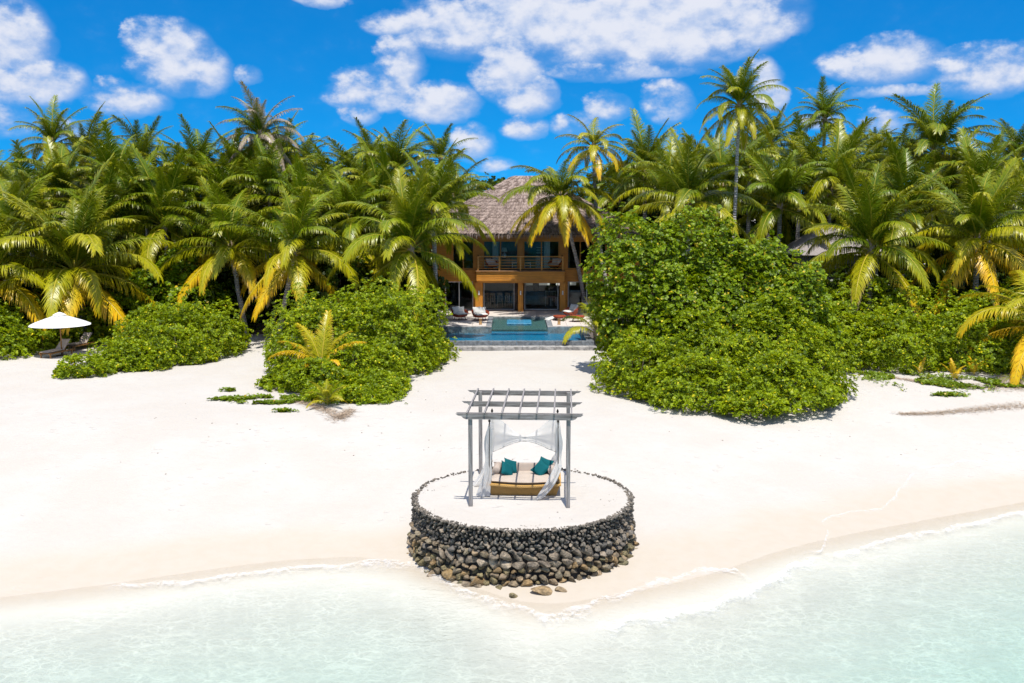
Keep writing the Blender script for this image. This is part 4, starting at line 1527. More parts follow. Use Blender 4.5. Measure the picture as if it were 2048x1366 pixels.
# ------------------------------------------------------------------ furniture
def lounge_chair(name, label, loc, rz, group, back=True, s=1.0):
    """low round rattan chair; faces local -y"""
    t = thing(name, label, 'chair' if back else 'ottoman', loc, rz, group)
    mb = MB()
    mb.lathe([(0.0, 0.20), (0.30, 0.20), (0.44, 0.25), (0.49, 0.34), (0.47, 0.36), (0.0, 0.33)], 20, Matrix.Diagonal((1.0, .95, 1, 1)))
    mb.build('seat_shell', M_RATTAN, t, smooth=True)
    if back:
        vs, fs = [], []
        n = 20
        for j, (r, z) in enumerate([(0.46, 0.30), (0.51, 0.42), (0.55, 0.56), (0.57, 0.68), (0.53, 0.68), (0.50, 0.55), (0.46, 0.40), (0.42, 0.32)]):
            for i in range(n + 1):
                a = -0.25 + (PI + 0.5) * i / n
                e = math.sin(PI * i / n) ** 0.45
                zz = 0.30 + (z - 0.30) * (0.35 + 0.65 * e)
                vs.append((r * math.cos(a), r * math.sin(a) * 0.95, zz))
        for j in range(7):
            for i in range(n):
                k = j * (n + 1) + i
                fs.append((k, k + 1, k + n + 2, k + n + 1))
        MB().add(vs, fs).build('backrest', M_RATTAN, t, smooth=True)
        o = obj('seat_cushion', cushion_mesh('seat_cushion', 0.38, 0.38, 0.07, 10, .3), M_WCLOTH, t)
        o.location = (0, -0.04, 0.40)
        o = obj('back_pillow', cushion_mesh('back_pillow', 0.30, 0.22, 0.09, 10, .45, 0.05), M_WCLOTH, t)
        o.location = (-0.10, 0.27, 0.62)
        o.rotation_euler = (R(66), 0, R(12))
        o = obj('back_pillow', cushion_mesh('back_pillow', 0.28, 0.22, 0.09, 10, .45, 0.05), M_WCLOTH, t)
        o.location = (0.16, 0.25, 0.60)
        o.rotation_euler = (R(62), 0, R(-18))
    for k in range(4):
        a = PI / 4 + k * PI / 2
        MB().tube([(0.30 * math.cos(a), 0.30 * math.sin(a), 0.22), (0.40 * math.cos(a), 0.40 * math.sin(a), 0.0)], 0.016, 6).build('leg', M_IRON, t)
    t.scale = (s, s, s)
    return t


def on(px, py, z=TZ):
    return at_z(px, py, z)


G = 'red rattan lounge chairs'
lounge_chair('lounge_chair', 'red rattan chair with white pillows on the left pool deck, fully in view', on(961, 641), R(25), G, s=1.1)
lounge_chair('lounge_chair', 'red rattan chair half hidden by palm fronds at the left of the pool deck', on(920, 640), R(35), G, s=1.1)
lounge_chair('lounge_chair', 'red rattan chair with white cushion on the right pool deck', on(1141, 635), R(-60), G, s=1.1)
lounge_chair('ottoman', 'red rattan footstool beside the pool, left of the right deck chair', on(1119, 641), 0, 'red rattan footstools', False, 0.95)
lounge_chair('ottoman', 'red rattan footstool at the right end of the pool deck', on(1154, 643), 0, 'red rattan footstools', False, 1.1)
b1, b2 = at_y(985, 540, 73.9), at_y(1109, 540, 73.9)
lounge_chair('lounge_chair', 'red chair with white pillows at the left end of the balcony', (b1.x, 73.85, ZF + .012), R(40), G)
lounge_chair('lounge_chair', 'red chair with white pillows at the right end of the balcony', (b2.x, 73.85, ZF + .012), R(-40), G)
p = on(1106, 639)
o = obj('towel_cushion', cushion_mesh('towel_cushion', 0.55, 0.3, 0.09, 10, .4), M_WCLOTH)
o.location = (p.x, p.y, TZ + 0.12)
o.rotation_euler = (0, R(-14), R(20))
tag(o, 'white cushion lying on the right pool deck beside the footstool', 'cushion')
for px, lab in ((961, 'small wooden lantern box by the left pool deck edge'), (1118, 'small wooden lantern box by the right pool deck edge')):
    p = on(px, 649)
    t = thing('lantern', lab, 'lantern', p, 0, 'lantern boxes by the pool')
    mb = MB()
    for sx in (-.09, .07):
        for sy in (-.09, .07):
            mb.box(sx, sx + .02, sy, sy + .02, 0, .34)
    mb.box(-.1, .1, -.1, .1, .34, .37)
    mb.box(-.1, .1, -.1, .1, 0.0, .03)
    mb.build('frame', M_TEAK, t)
    MB().box(-.065, .065, -.065, .065, .031, .30).build('body', simple('warm lantern paper', (0.55, 0.36, 0.16), 0.7), t)


def dining_chair():
    t = thing('dining_chair', 'x', 'chair', (0, 0, 0), 0, 'dining chairs behind the left glass door')
    MB().box(-.22, .22, -.22, .22, .43, .47, c=.008).build('seat', M_PALE, t)
    mb = MB()
    mb.box(-.2, -.09, -.23, -.19, .47, 1.08)
    mb.box(.09, .2, -.23, -.19, .47, 1.08)
    mb.box(-.2, .2, -.231, -.189, .98, 1.14)
    mb.box(-.03, .03, -.229, -.191, .47, .98)
    mb.build('backrest', M_PALE, t)
    for sx in (-.2, .16):
        for sy in (-.21, .17):
            MB().box(sx, sx + .04, sy, sy + .04, 0, .43).build('leg', M_PALE, t)
    return t


dc = dining_chair()
for k, px in enumerate((972, 985, 1000, 1015, 1028)):
    p = at_y(px, 600, 76.2)
    lab = ['leftmost', 'second from left', 'middle', 'second from right', 'rightmost'][k] + ' pale wooden dining chair behind the left glass door'
    if k == 0:
        dc.location = (p.x, 76.2, TZ + .02)
        dc['label'] = lab
    else:
        dup(dc, (p.x, 76.2, TZ + .02), 0, lab)
t = thing('dining_table', 'long wooden dining table behind the left glass door', 'table', (hx(1000, 77), 77, TZ + .02))
MB().box(-1.5, 1.5, -.5, .5, .72, .77, c=.01).build('table_top', M_DKWOOD, t)
for sx in (-1.4, 1.32):
    for sy in (-.45, .37):
        MB().box(sx, sx + .08, sy, sy + .08, 0, .72).build('leg', M_DKWOOD, t)
t = thing('kitchen_bar', 'pale kitchen bar counter behind the right glass door', 'counter', (hx(1078, 78), 78.4, TZ + .02))
MB().box(-1.25, 0.75, -.3, .3, 0, 1.0, c=.01).build('body', simple('bar front', (0.34, 0.27, 0.2), 0.6), t)
MB().box(-1.3, 0.8, -.36, .36, 1.0, 1.05, c=.01).build('counter_top', M_INT, t)
st = thing('bar_stool', 'tall white bar stool behind the right glass door, left one', 'stool', (hx(1096, 77.3), 77.3, TZ + .02), 0, 'bar stools in the villa')
MB().box(-.2, .2, -.2, .2, .68, .73, c=.01).build('seat', M_WHITE, st)
mb = MB()
for i in range(4):
    mb.box(-.19 + i * .115, -.16 + i * .115, .17, .2, .73, 1.12)
mb.box(-.2, .2, .168, .202, 1.1, 1.16)
mb.build('backrest', M_WHITE, st)
for sx in (-.2, .17):
    for sy in (-.2, .17):
        MB().box(sx, sx + .03, sy, sy + .03, 0, .68).build('leg', M_WHITE, st)
dup(st, (hx(1108, 77.3), 77.3, TZ + .02), 0.2, 'tall white bar stool behind the right glass door, right one')
t = thing('sideboard', 'grey sideboard behind the glass right of the curved palm', 'cabinet', (hx(1147, 76), 76.2, TZ + .02))
MB().box(-.5, .5, -.25, .25, .05, 1.25, c=.01).build('body', M_INT, t)
MB().box(-.53, .53, -.28, .28, 1.25, 1.3, c=.008).build('top', M_WHITE, t)
MB().box(-.45, .45, -.2, .2, 0, .05).build('base', M_DKWOOD, t)
# terrace dining table laid in white, at the right
p = at_z(1187, 626, TZ)
t = thing('terrace_table', 'white laid table on the terrace right of the curved palm', 'table', p)
MB().box(-.8, .8, -.45, .45, .70, .75, c=.01).build('table_top', M_WHITE, t)
for sx in (-.7, .64):
    for sy in (-.4, .34):
        MB().box(sx, sx + .06, sy, sy + .06, 0, .70).build('leg', M_DKWOOD, t)
for k in range(5):
    mb = MB()
    mb.lathe([(0, .0), (.10, .0), (.13, .02), (.12, .025), (0, .015)], 12)
    o = mb.build('plate', M_WHITE)
    o.location = (p.x - .6 + .3 * k, p.y - .2 + .4 * (k % 2), p.z + .753)
    tag(o, ['leftmost', 'second', 'middle', 'fourth', 'rightmost'][k] + ' white plate from the left on the terrace table by the curved palm', 'plate', 'plates on the terrace table')
# upstairs: lamp on a console, carved cabinet, two white stools
t = thing('console_table', 'dark console table inside the left upper window', 'table', (hx(1010, 76), 76, ZF))
MB().box(-.5, .5, -.2, .2, .72, .78, c=.01).build('table_top', M_DKWOOD, t)
for sx in (-.48, .42):
    for sy in (-.18, .12):
        MB().box(sx, sx + .06, sy, sy + .06, 0, .72).build('leg', M_DKWOOD, t)
t = thing('table_lamp', 'white table lamp with round base inside the left upper window', 'lamp', (hx(1008.5, 76), 76, ZF + .78))
mb = MB()
mb.lathe([(0, 0), (.12, 0), (.13, .03), (.17, .15), (.14, .28), (.04, .36), (.03, .45)], 14)
mb.build('base', M_WHITE, t, smooth=True)
mb = MB()
mb.lathe([(.24, .45), (.17, .75)], 16)
mb.build('lamp_shade', M_WHITE, t, smooth=True)
t = thing('carved_cabinet', 'white carved cabinet inside the right upper window', 'cabinet', (hx(1079, 75.6), 75.8, ZF))
MB().box(-.28, .28, -.18, .18, .0, .95, c=.01).build('body', simple('carved white', (0.65, 0.67, 0.67), 0.6, 0.5, 24, 0.03, 26, col2=(0.08, 0.08, 0.09)), t)
for k in range(3):
    MB().box(-.25, .25, -.15, .15, 1.15 + k * .2, 1.18 + k * .2, c=.005).build('shelf', M_WHITE, t)
for sx in (-.25, .22):
    MB().box(sx, sx + .03, .10, .13, .95, 1.58).build('upright', M_DKWOOD, t)
sw = thing('low_stool', 'low white carved stool inside the upper windows, left of the post', 'stool', (hx(1030, 75.6), 75.5, ZF), 0, 'low white stools upstairs')
MB().box(-.25, .25, -.2, .2, .38, .46, c=.01).build('seat', M_WHITE, sw)
for sx in (-.23, .18):
    for sy in (-.18, .13):
        MB().box(sx, sx + .05, sy, sy + .05, 0, .38).build('leg', M_WHITE, sw)
dup(sw, (hx(1055, 75.6), 75.5, ZF), 0, 'low white carved stool inside the upper windows, right of the post')

# white wall added behind the villa to make the kitchen opening bright
o = wbox('backdrop_wall', -2, 8, 93.0, 93.3, 1.4, 4.6, M_WHITE, None)
tag(o, 'white wall added behind the villa as bright backdrop of the kitchen opening', 'wall', kind='thing')

# ------------------------------------------------------------------ parasol and sunbeds at the left
p = at_z(124, 712)
um = thing('parasol', 'white canvas parasol on a wooden pole over the sunbeds', 'parasol', p)
um.scale = (1, 1, 0.88)
MB().tube([(0, 0, 0), (0, 0, 2.62)], 0.035, 10).build('pole', M_TEAK, um, smooth=True)
vs, fs = [(0, 0, 2.68)], []
n, rr = 48, 6
for j in range(1, rr + 1):
    t_ = j / rr
    for k in range(n):
        a = 2 * PI * k / n
        cr = abs(math.cos(a * 4))            # eight panels
        rad = 1.64 * t_ * (0.955 + 0.045 * cr)
        z = 2.68 - 0.66 * t_ ** 1.1 - 0.05 * (1 - cr) * t_ * (1.3 - t_) - (0.03 if j == rr else 0)
        vs.append((rad * math.cos(a), rad * math.sin(a), z))
fs += [(0, 1 + k, 1 + (k + 1) % n) for k in range(n)]
for j in range(rr - 1):
    for k in range(n):
        k2 = (k + 1) % n
        fs.append((1 + j * n + k, 1 + (j + 1) * n + k, 1 + (j + 1) * n + k2, 1 + j * n + k2))
can = MB().add(vs, fs).build('canopy', M_CANVAS, um, smooth=True)
mb = MB()
mb.lathe([(0.36, 2.60), (0.30, 2.66), (0.12, 2.76), (0.03, 2.79), (0.0, 2.80)], 24)
mb.build('vent_cap', M_CANVAS, can, smooth=True)
for k in range(8):
    a = 2 * PI * k / 8
    MB().tube([(0.05 * math.cos(a), .05 * math.sin(a), 2.58), (1.58 * math.cos(a), 1.58 * math.sin(a), 2.02)], 0.012, 5).build('rib', M_TEAK, um)
MB().lathe([(0, 0), (.3, 0), (.3, .06), (.05, .1), (.05, .3)], 16).build('base', M_DKWOOD, um)


def sunbed(label, loc, rz):
    t = thing('sunbed', label, 'sunbed', loc, rz, 'teak sunbeds at the left of the beach')
    mb = MB()
    mb.box(-.33, -.28, -1.0, .98, .24, .31)
    mb.box(.28, .33, -1.0, .98, .24, .31)
    mb.build('frame', M_TEAK, t)
    for k in range(9):
        MB().box(-.28, .28, -.98 + k * .13, -.88 + k * .13, .28, .30).build('slat', M_TEAK, t)
    for sx in (-.33, .27):
        for sy in (-.92, .82):
            MB().box(sx, sx + .06, sy, sy + .07, 0, .24).build('leg', M_TEAK, t)
    o = obj('seat_cushion', cushion_mesh('sunbed_seat', .30, .62, .05, 10, .2), M_TAUPE, t)
    o.location = (0, -.40, .36)
    o = obj('back_cushion', cushion_mesh('sunbed_back', .30, .42, .05, 10, .2), M_TAUPE, t)
    o.location = (0, .52, .60)
    o.rotation_euler = (R(42), 0, 0)
    return t


q = at_z(104, 716)
sunbed('taupe sunbed under the parasol, left one', (q.x, q.y + 0.6, 1.5), R(-14))
q = at_z(148, 702)
sunbed('taupe sunbed behind the parasol pole, half hidden by the low shrub', (q.x, q.y + 0.8, 1.5), R(-14))
q = at_z(128, 706)
t = thing('side_table', 'small dark side table at the foot of the parasol', 'table', (q.x + .25, q.y + .5, 1.5))
MB().lathe([(0, .36), (.25, .36), (.25, .40), (0, .40)], 18).build('table_top', M_DKWOOD, t)
for k in range(3):
    a = k * 2.1
    MB().tube([(.15 * math.cos(a), .15 * math.sin(a), .36), (.22 * math.cos(a), .22 * math.sin(a), 0)], .018, 6).build('leg', M_DKWOOD, t)
q = at_z(215, 640)
sunbed('pale sunbed far back behind the low shrub', (q.x, q.y, 1.5), R(-60))

# dark timber deck steps in the shade between the shrubs
q = at_z(545, 668)
t = thing('deck_steps', 'dark timber deck with a step in the shade left of the big shrub', 'deck', q)
for j in range(2):
    for k in range(5):
        MB().box(-1.4 + 0, 1.4, 0.35 * j * 2 + k * .14, 0.35 * j * 2 + k * .14 + .125, .28 * j, .28 * (j + 1), c=.006).build('plank', M_DKBOARD if k else M_DKWOOD, t)
# reed walled hut behind the palms at the right
q = at_y(1680, 545, 63)
hut = thing('reed_hut', 'grey reed walled hut half hidden behind the palms right of the big shrub', 'hut', (q.x, 63, 1.5))
MB().box(-2.4, 2.4, .05, 3.6, 0, 5.3).build('wall', M_REED, hut)
for k in range(40):
    x = -2.4 + 4.8 * (k + .5) / 40
    MB().tube([(x, 0.02, 3.2), (x, 0.0, 5.4 + .1 * math.sin(k * 3.3))], .052, 6).build('reed', M_REED, hut)
MB().box(-2.5, 2.5, -.02, .04, 3.0, 3.2, c=.01).build('beam', M_PALE, hut)
mb = MB()
mb.add([(-3, -.5, 5.2), (3, -.5, 5.2), (3, 4.2, 5.2), (-3, 4.2, 5.2), (-1, 1.8, 6.9), (1, 1.8, 6.9)], [(0, 1, 5, 4), (1, 2, 5), (2, 3, 4, 5), (3, 0, 4), (3, 2, 1, 0)])
mb.build('roof', M_REED, hut)

# ------------------------------------------------------------------ shrubs and trees
def rosettes(P, N, rg, leaf, k, width=0.40, spread=(0.15, 0.95)):
    """k leaves round every point; returns verts, quads, rnd"""
    n = len(P)
    ax = N + rg.normal(0, 0.35, (n, 3))
    ax /= np.linalg.norm(ax, axis=1)[:, None]
    ref = np.where(np.abs(ax[:, 2:3]) > 0.9, np.array([[1.0, 0, 0]]), np.array([[0, 0, 1.0]]))
    e1 = np.cross(ax, ref)
    e1 /= np.linalg.norm(e1, axis=1)[:, None]
    e2 = np.cross(ax, e1)
    ang = (np.arange(k)[None, :] * 2.399 + rg.uniform(0, 6.28, (n, 1)) + rg.normal(0, .2, (n, k)))
    el = rg.uniform(spread[0], spread[1], (n, k))
    L = leaf * rg.uniform(0.7, 1.25, (n, k)) * rg.uniform(0.75, 1.2, (n, 1))
    rad = np.cos(ang)[..., None] * e1[:, None] + np.sin(ang)[..., None] * e2[:, None]
    d = rad * np.cos(el)[..., None] + ax[:, None] * np.sin(el)[..., None]
    s = np.cross(d, np.broadcast_to(ax[:, None], d.shape))
    s /= np.maximum(np.linalg.norm(s, axis=2), 1e-4)[..., None]
    up = np.cross(s, d)
    b = P[:, None] + d * (0.12 * L)[..., None]
    mid = P[:, None] + d * (0.66 * L)[..., None]
    tip = P[:, None] + d * L[..., None] - np.array([0, 0, 1.0]) * (0.10 * L)[..., None]
    w = (width * 0.5 * L)[..., None] * 1.25
    fold = up * (0.10 * L)[..., None]
    V = np.stack([b, mid + s * w + fold, tip, mid - s * w + fold], 2).reshape(-1, 3)
    q = np.arange(n * k * 4).reshape(-1, 4)
    rn = np.repeat(np.clip(rg.uniform(0, 1, (n, k)) * 0.6 + rg.uniform(0, 1, (n, 1)) * 0.4, 0, 1), 4, axis=1).reshape(-1)
    # a few yellow leaves anywhere
    yl = np.repeat((rg.uniform(0, 1, (n * k)) > 0.972).astype(float), 4)
    rn = np.where(yl > 0, 0.99, rn * 0.95)
    return V, q, rn


def sample_lobes(lobes, dens, rg, zmin, seed, inner=0.35, bump=0.19):
    """points spread over the outside of a union of ellipsoids, lumpy, some of them further in"""
    Ps, Ns = [], []
    fn = sines(seed, 12, 0.9, 3.2)
    fn2 = sines(seed + 1, 12, 3.0, 7.0)
    for li, (cx, cy, cz, rx, ry, rzz) in enumerate(lobes):
        area = 4 * PI * (((rx * ry) ** 1.6 + (rx * rzz) ** 1.6 + (ry * rzz) ** 1.6) / 3) ** (1 / 1.6)
        n = int(area * dens * (1.7 if rzz < 1.3 else 1.0))
        d = rg.normal(size=(n, 3))
        d /= np.linalg.norm(d, axis=1)[:, None]
        r = np.array([rx, ry, rzz])
        c = np.array([cx, cy, cz])
        lay = np.where(rg.uniform(size=n) < inner, rg.uniform(0.74, 0.95, n), rg.uniform(0.95, 1.03, n))
        lay = np.where(rg.uniform(size=n) < .07, lay * rg.uniform(1.03, 1.16, n), lay)
        p = c + d * r
        lump = 1 + bump * fn(p) + bump * 0.5 * fn2(p)
        p = c + d * r * (lay * lump)[:, None]
        nn = d / r
        nn /= np.linalg.norm(nn, axis=1)[:, None]
        keep = (p[:, 2] > zmin) & (fn2(p * 0.7 + 5.0) > -1.05)
        for lj, (ax, ay, az, bx, by, bz) in enumerate(lobes):
            if lj != li:
                q = (p - np.array([ax, ay, az])) / np.array([bx, by, bz])
                keep &= (q ** 2).sum(1) > 0.55
        Ps.append(p[keep])
        Ns.append(nn[keep])
    for li, (cx, cy, cz, rx, ry, rzz) in enumerate(lobes):       # leaves low down inside the shrub
        n = int(PI * rx * ry * dens * 1.2)
        a, rr = rg.uniform(0, 6.28, n), np.sqrt(rg.uniform(0, .92, n))
        z0 = max(zmin, cz - rzz)
        p = np.stack([cx + rx * rr * np.cos(a), cy + ry * rr * np.sin(a), z0 + .04 + rg.uniform(0, .55, n) * (cz + rzz - z0) * np.sqrt(1 - rr ** 2)], 1)
        Ps.append(p)
        Ns.append(np.stack([np.cos(a) * .5, np.sin(a) * .5, np.ones(n)], 1))
    P, N = np.concatenate(Ps), np.concatenate(Ns)
    N = N * 0.7 + np.array([0, -0.12, 0.65])
    N /= np.linalg.norm(N, axis=1)[:, None]
    return P, N


def stems_mesh(name, lobes, rg, zbase, parent, r0=0.05, nper=5):
    mb = MB()
    for (cx, cy, cz, rx, ry, rzz) in lobes:
        for _ in range(nper):
            a = rg.uniform(0, 6.28)
            q = rg.uniform(0.2, 0.7)
            b = Vector((cx + rx * .25 * math.cos(a), cy + ry * .25 * math.sin(a), zbase - 0.1))
            e = Vector((cx + rx * q * math.cos(a), cy + ry * q * math.sin(a), cz + rzz * (0.3 + .5 * (1 - q))))
            m = (b + e) / 2 + Vector((rg.normal(0, .15), rg.normal(0, .15), 0.1))
            mb.tube([b, m, e], [r0, r0 * .7, r0 * .3], 5)
    return mb.build(name, M_BARK, parent, world=True, kind='stuff')


def shrub(name, label, lobes, dens, leaf, seed, mat, k=8, cat='shrub', group=None, zg=1.5, width=0.40, zmin=None, spread=(0.15, 0.95), inner=0.35, bump=0.19):
    """lobes: x, y, z centre, radii in metres, world"""
    rg = np.random.default_rng(seed)
    cx = sum(l[0] for l in lobes) / len(lobes)
    cy = sum(l[1] for l in lobes) / len(lobes)
    t = thing(name, label, cat, (cx, cy, zg), 0, group)
    P, N = sample_lobes(lobes, dens, rg, zg + 0.03 if zmin is None else zmin, seed, inner, bump)
    V, q, rn = rosettes(P, N, rg, leaf, k, width, spread)
    obj('foliage', np_mesh('foliage', V, q, attrs={'rnd': rn}), mat, t, world=True, kind='stuff')
    stems_mesh('stems', lobes, rg, zg, t)
    return t


def dome(x, y, r, h, ry=None):
    """low mounded lobe standing on the ground"""
    return (x, y, 1.5 + h * 0.12, r, ry or r, h * 0.88)


SG = 'beach cabbage shrubs on the sand'
shrub('beach_shrub', 'low spreading green shrub beside the parasol and sunbeds',
      [dome(-21.3, 48.9, 1.3, .8), dome(-19.9, 51.2, 1.9, 1.5), dome(-18.9, 53.6, 2.4, 2.1), dome(-17.6, 56.2, 2.5, 2.5), dome(-19.9, 56.4, 2.5, 2.5), dome(-17.2, 58.2, 1.6, 1.9), dome(-19.2, 51.2, 1.6, 1.2), dome(-17.4, 53.6, 1.5, 1.1)],
      36, 0.155, 31, M_SCAE, group=SG)
shrub('beach_shrub', 'large rounded green shrub left of the pool, behind the yellow young palm',
      [dome(-9.4, 49.6, 2.5, 3.4), dome(-7.3, 51.4, 3.0, 4.3), dome(-5.9, 54.1, 2.5, 4.1), dome(-6.0, 50.2, 2.3, 3.0), dome(-9.9, 47.3, 1.7, 1.9), dome(-7.3, 46.8, 2.1, 2.2),
       dome(-8.6, 45.2, 1.6, 1.3), dome(-10.6, 45.6, 1.1, .6), dome(-6.1, 44.3, 1.5, .9), dome(-7.8, 42.8, 1.2, .6), dome(-6.3, 42.6, 1.3, .7), dome(-10.2, 51.5, 1.8, 3.0), dome(-4.8, 52.4, 1.4, 2.0)],
      38, 0.15, 32, M_SCAE, group=SG)
shrub('beach_shrub', 'broad green shrub at the foot of the dark leafy tree right of the pool',
      [dome(6.0, 44.6, 2.0, 2.4), dome(8.2, 41.9, 2.4, 1.9), dome(11.2, 42.2, 2.5, 2.0), dome(13.0, 43.9, 1.9, 2.2), dome(13.7, 46.0, 1.7, 2.6), dome(5.8, 46.8, 1.5, 2.5), dome(8.6, 44.8, 2.9, 3.3), dome(11.5, 45.4, 2.8, 3.6),
       dome(9.8, 40.2, 1.4, .7), dome(6.8, 42.3, 1.5, 1.2), dome(12.9, 42.0, 1.1, .8)],
      40, 0.145, 33, M_SCAE, group=SG)
shrub('beach_shrub', 'long hedge like green shrub along the sand at the right edge',
      [dome(17.3, 52.6, 2.5, 2.9), dome(20.2, 51.8, 2.7, 2.9), dome(23.2, 51.4, 2.7, 2.7), dome(26.2, 51.0, 2.8, 2.7), dome(29.3, 50.6, 2.8, 2.7), dome(18.9, 55.6, 3.0, 3.8), dome(22.8, 55.6, 3.0, 3.9), dome(26.8, 55.2, 3.0, 3.6), dome(30.5, 55, 3, 3.4), dome(15.9, 50.4, 1.8, 2.2)],
      28, 0.17, 34, M_SCAE, group=SG)
shrub('beach_shrub', 'dark green shrub at the left edge behind the sunbeds',
      [dome(-28.9, 54.6, 2.0, 2.1), dome(-26.6, 59.4, 2.0, 2.8), dome(-30.5, 56.5, 2.6, 2.8), dome(-28.6, 59.5, 2.6, 3.2), dome(-24.3, 61.6, 1.8, 3.0), dome(-30.3, 53.0, 1.6, 1.3), dome(-27.2, 56.6, 1.2, 1.4)],
      22, 0.20, 35, M_SCAE, group=SG)
# the big leafy tree right of the villa
tr = shrub('broadleaf_tree', 'big dense tree with round leaves rising right of the villa',
           [(6.3, 49.6, 5.6, 2.2, 2.2, 3.3), (9.3, 50.4, 5.8, 2.9, 2.6, 3.2), (12.4, 50.0, 5.2, 2.7, 2.5, 3.0), (10.6, 48.4, 4.4, 3.0, 2.0, 2.7), (14.0, 49.2, 3.9, 1.8, 2.0, 2.6), (7.6, 47.9, 4.2, 2.4, 1.8, 2.6),
            (5.4, 48.6, 4.2, 1.2, 1.4, 1.6), (13.2, 47.6, 4.2, 2.2, 1.7, 2.2)],
           52, 0.145, 36, M_HIB, 7, 'tree', None, width=0.72, zmin=2.0, spread=(0.0, 0.8), bump=0.2)
for ch in tr.children:
    if ch.name.startswith('foliage'):
        ch.name = 'crown'
    else:
        ch.name = 'trunk'
tr2 = shrub('broadleaf_tree', 'round leaved tree behind the low shrub beside the parasol',
            [(-21.9, 63.0, 3.6, 2.2, 2.0, 2.6), (-20.0, 62.4, 3.0, 2.0, 1.8, 2.0), (-23.4, 63.4, 3.0, 1.8, 1.8, 2.2), (-21.2, 63.4, 5.4, 1.5, 1.5, 1.7)],
            22, 0.23, 37, M_HIB, 7, 'tree', None, width=0.68, spread=(0.0, 0.8), bump=0.2)

# grove fill: shaded shrubs and trees under and behind the palms
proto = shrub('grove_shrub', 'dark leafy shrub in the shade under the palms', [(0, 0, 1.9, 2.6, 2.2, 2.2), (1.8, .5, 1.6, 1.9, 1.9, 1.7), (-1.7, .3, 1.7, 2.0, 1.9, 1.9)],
              13, 0.30, 41, M_SHADED, 7, 'shrub', 'shaded shrubs under the palms', zg=0.0, width=0.5)
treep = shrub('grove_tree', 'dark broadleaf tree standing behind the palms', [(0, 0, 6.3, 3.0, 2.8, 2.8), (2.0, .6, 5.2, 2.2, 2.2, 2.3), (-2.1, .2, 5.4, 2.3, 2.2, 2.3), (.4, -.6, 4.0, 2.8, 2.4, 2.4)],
              11, 0.34, 42, M_SHADED, 7, 'tree', 'broadleaf trees behind the palms', zg=0.0, width=0.5, zmin=1.2)
for ch in treep.children:
    ch.name = 'crown' if ch.name.startswith('foliage') else 'trunk'
rnd = random.Random(9)
spots = [(-38, 66), (-33.5, 64), (-29.5, 66), (-25.5, 67), (-21, 68.5), (-18.9, 67.5), (-13.8, 74.5), (-10, 70), (-7.6, 66), (-16.5, 76), (-24, 75), (-32, 75), (-10.4, 62.6), (-20.2, 65.2),
         (10.5, 62), (14, 60.5), (17.5, 66), (21.5, 63), (25.5, 62), (29.5, 61), (33.5, 62), (37.5, 64), (13, 70), (18, 73), (24, 72), (30, 72), (36, 74), (9.8, 56.5)]
for k, (x, y) in enumerate(spots):
    s = rnd.uniform(0.95, 1.35)
    if k == 0:
        proto.location = (x, y, 1.4)
        proto['label'] += ' left of the villa'
        proto['group'] = 'shaded shrubs left of the villa'
    else:
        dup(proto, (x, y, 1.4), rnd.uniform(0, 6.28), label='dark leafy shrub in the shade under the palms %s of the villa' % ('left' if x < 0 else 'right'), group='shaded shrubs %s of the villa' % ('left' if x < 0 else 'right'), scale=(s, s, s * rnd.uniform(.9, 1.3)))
tspots = [(-40, 88, 1.25), (-33, 84, 1.2), (-27, 90, 1.3), (-21, 86, 1.3), (-15, 90, 1.2), (-10, 84, 1.15), (-5.5, 92, 1.15), (-2.2, 93.5, 1.22), (3.0, 96, 0.95), (10.5, 94, 1.2), (13, 84, 1.25), (19, 88, 1.3), (25, 84, 1.25), (31, 89, 1.3), (37, 84, 1.25),
          (44, 90, 1.3), (-47, 92, 1.3), (-9.8, 79, 1.0), (11.8, 78.5, 1.05)]
for k, (x, y, s) in enumerate(tspots):
    if k == 0:
        treep.location = (x, y, 1.4)
        treep.scale = (s, s, s)
    else:
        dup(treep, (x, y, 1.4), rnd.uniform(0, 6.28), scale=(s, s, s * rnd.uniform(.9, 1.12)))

# ------------------------------------------------------------------ coconut palms
FL = 5.0          # frond length the meshes are made at


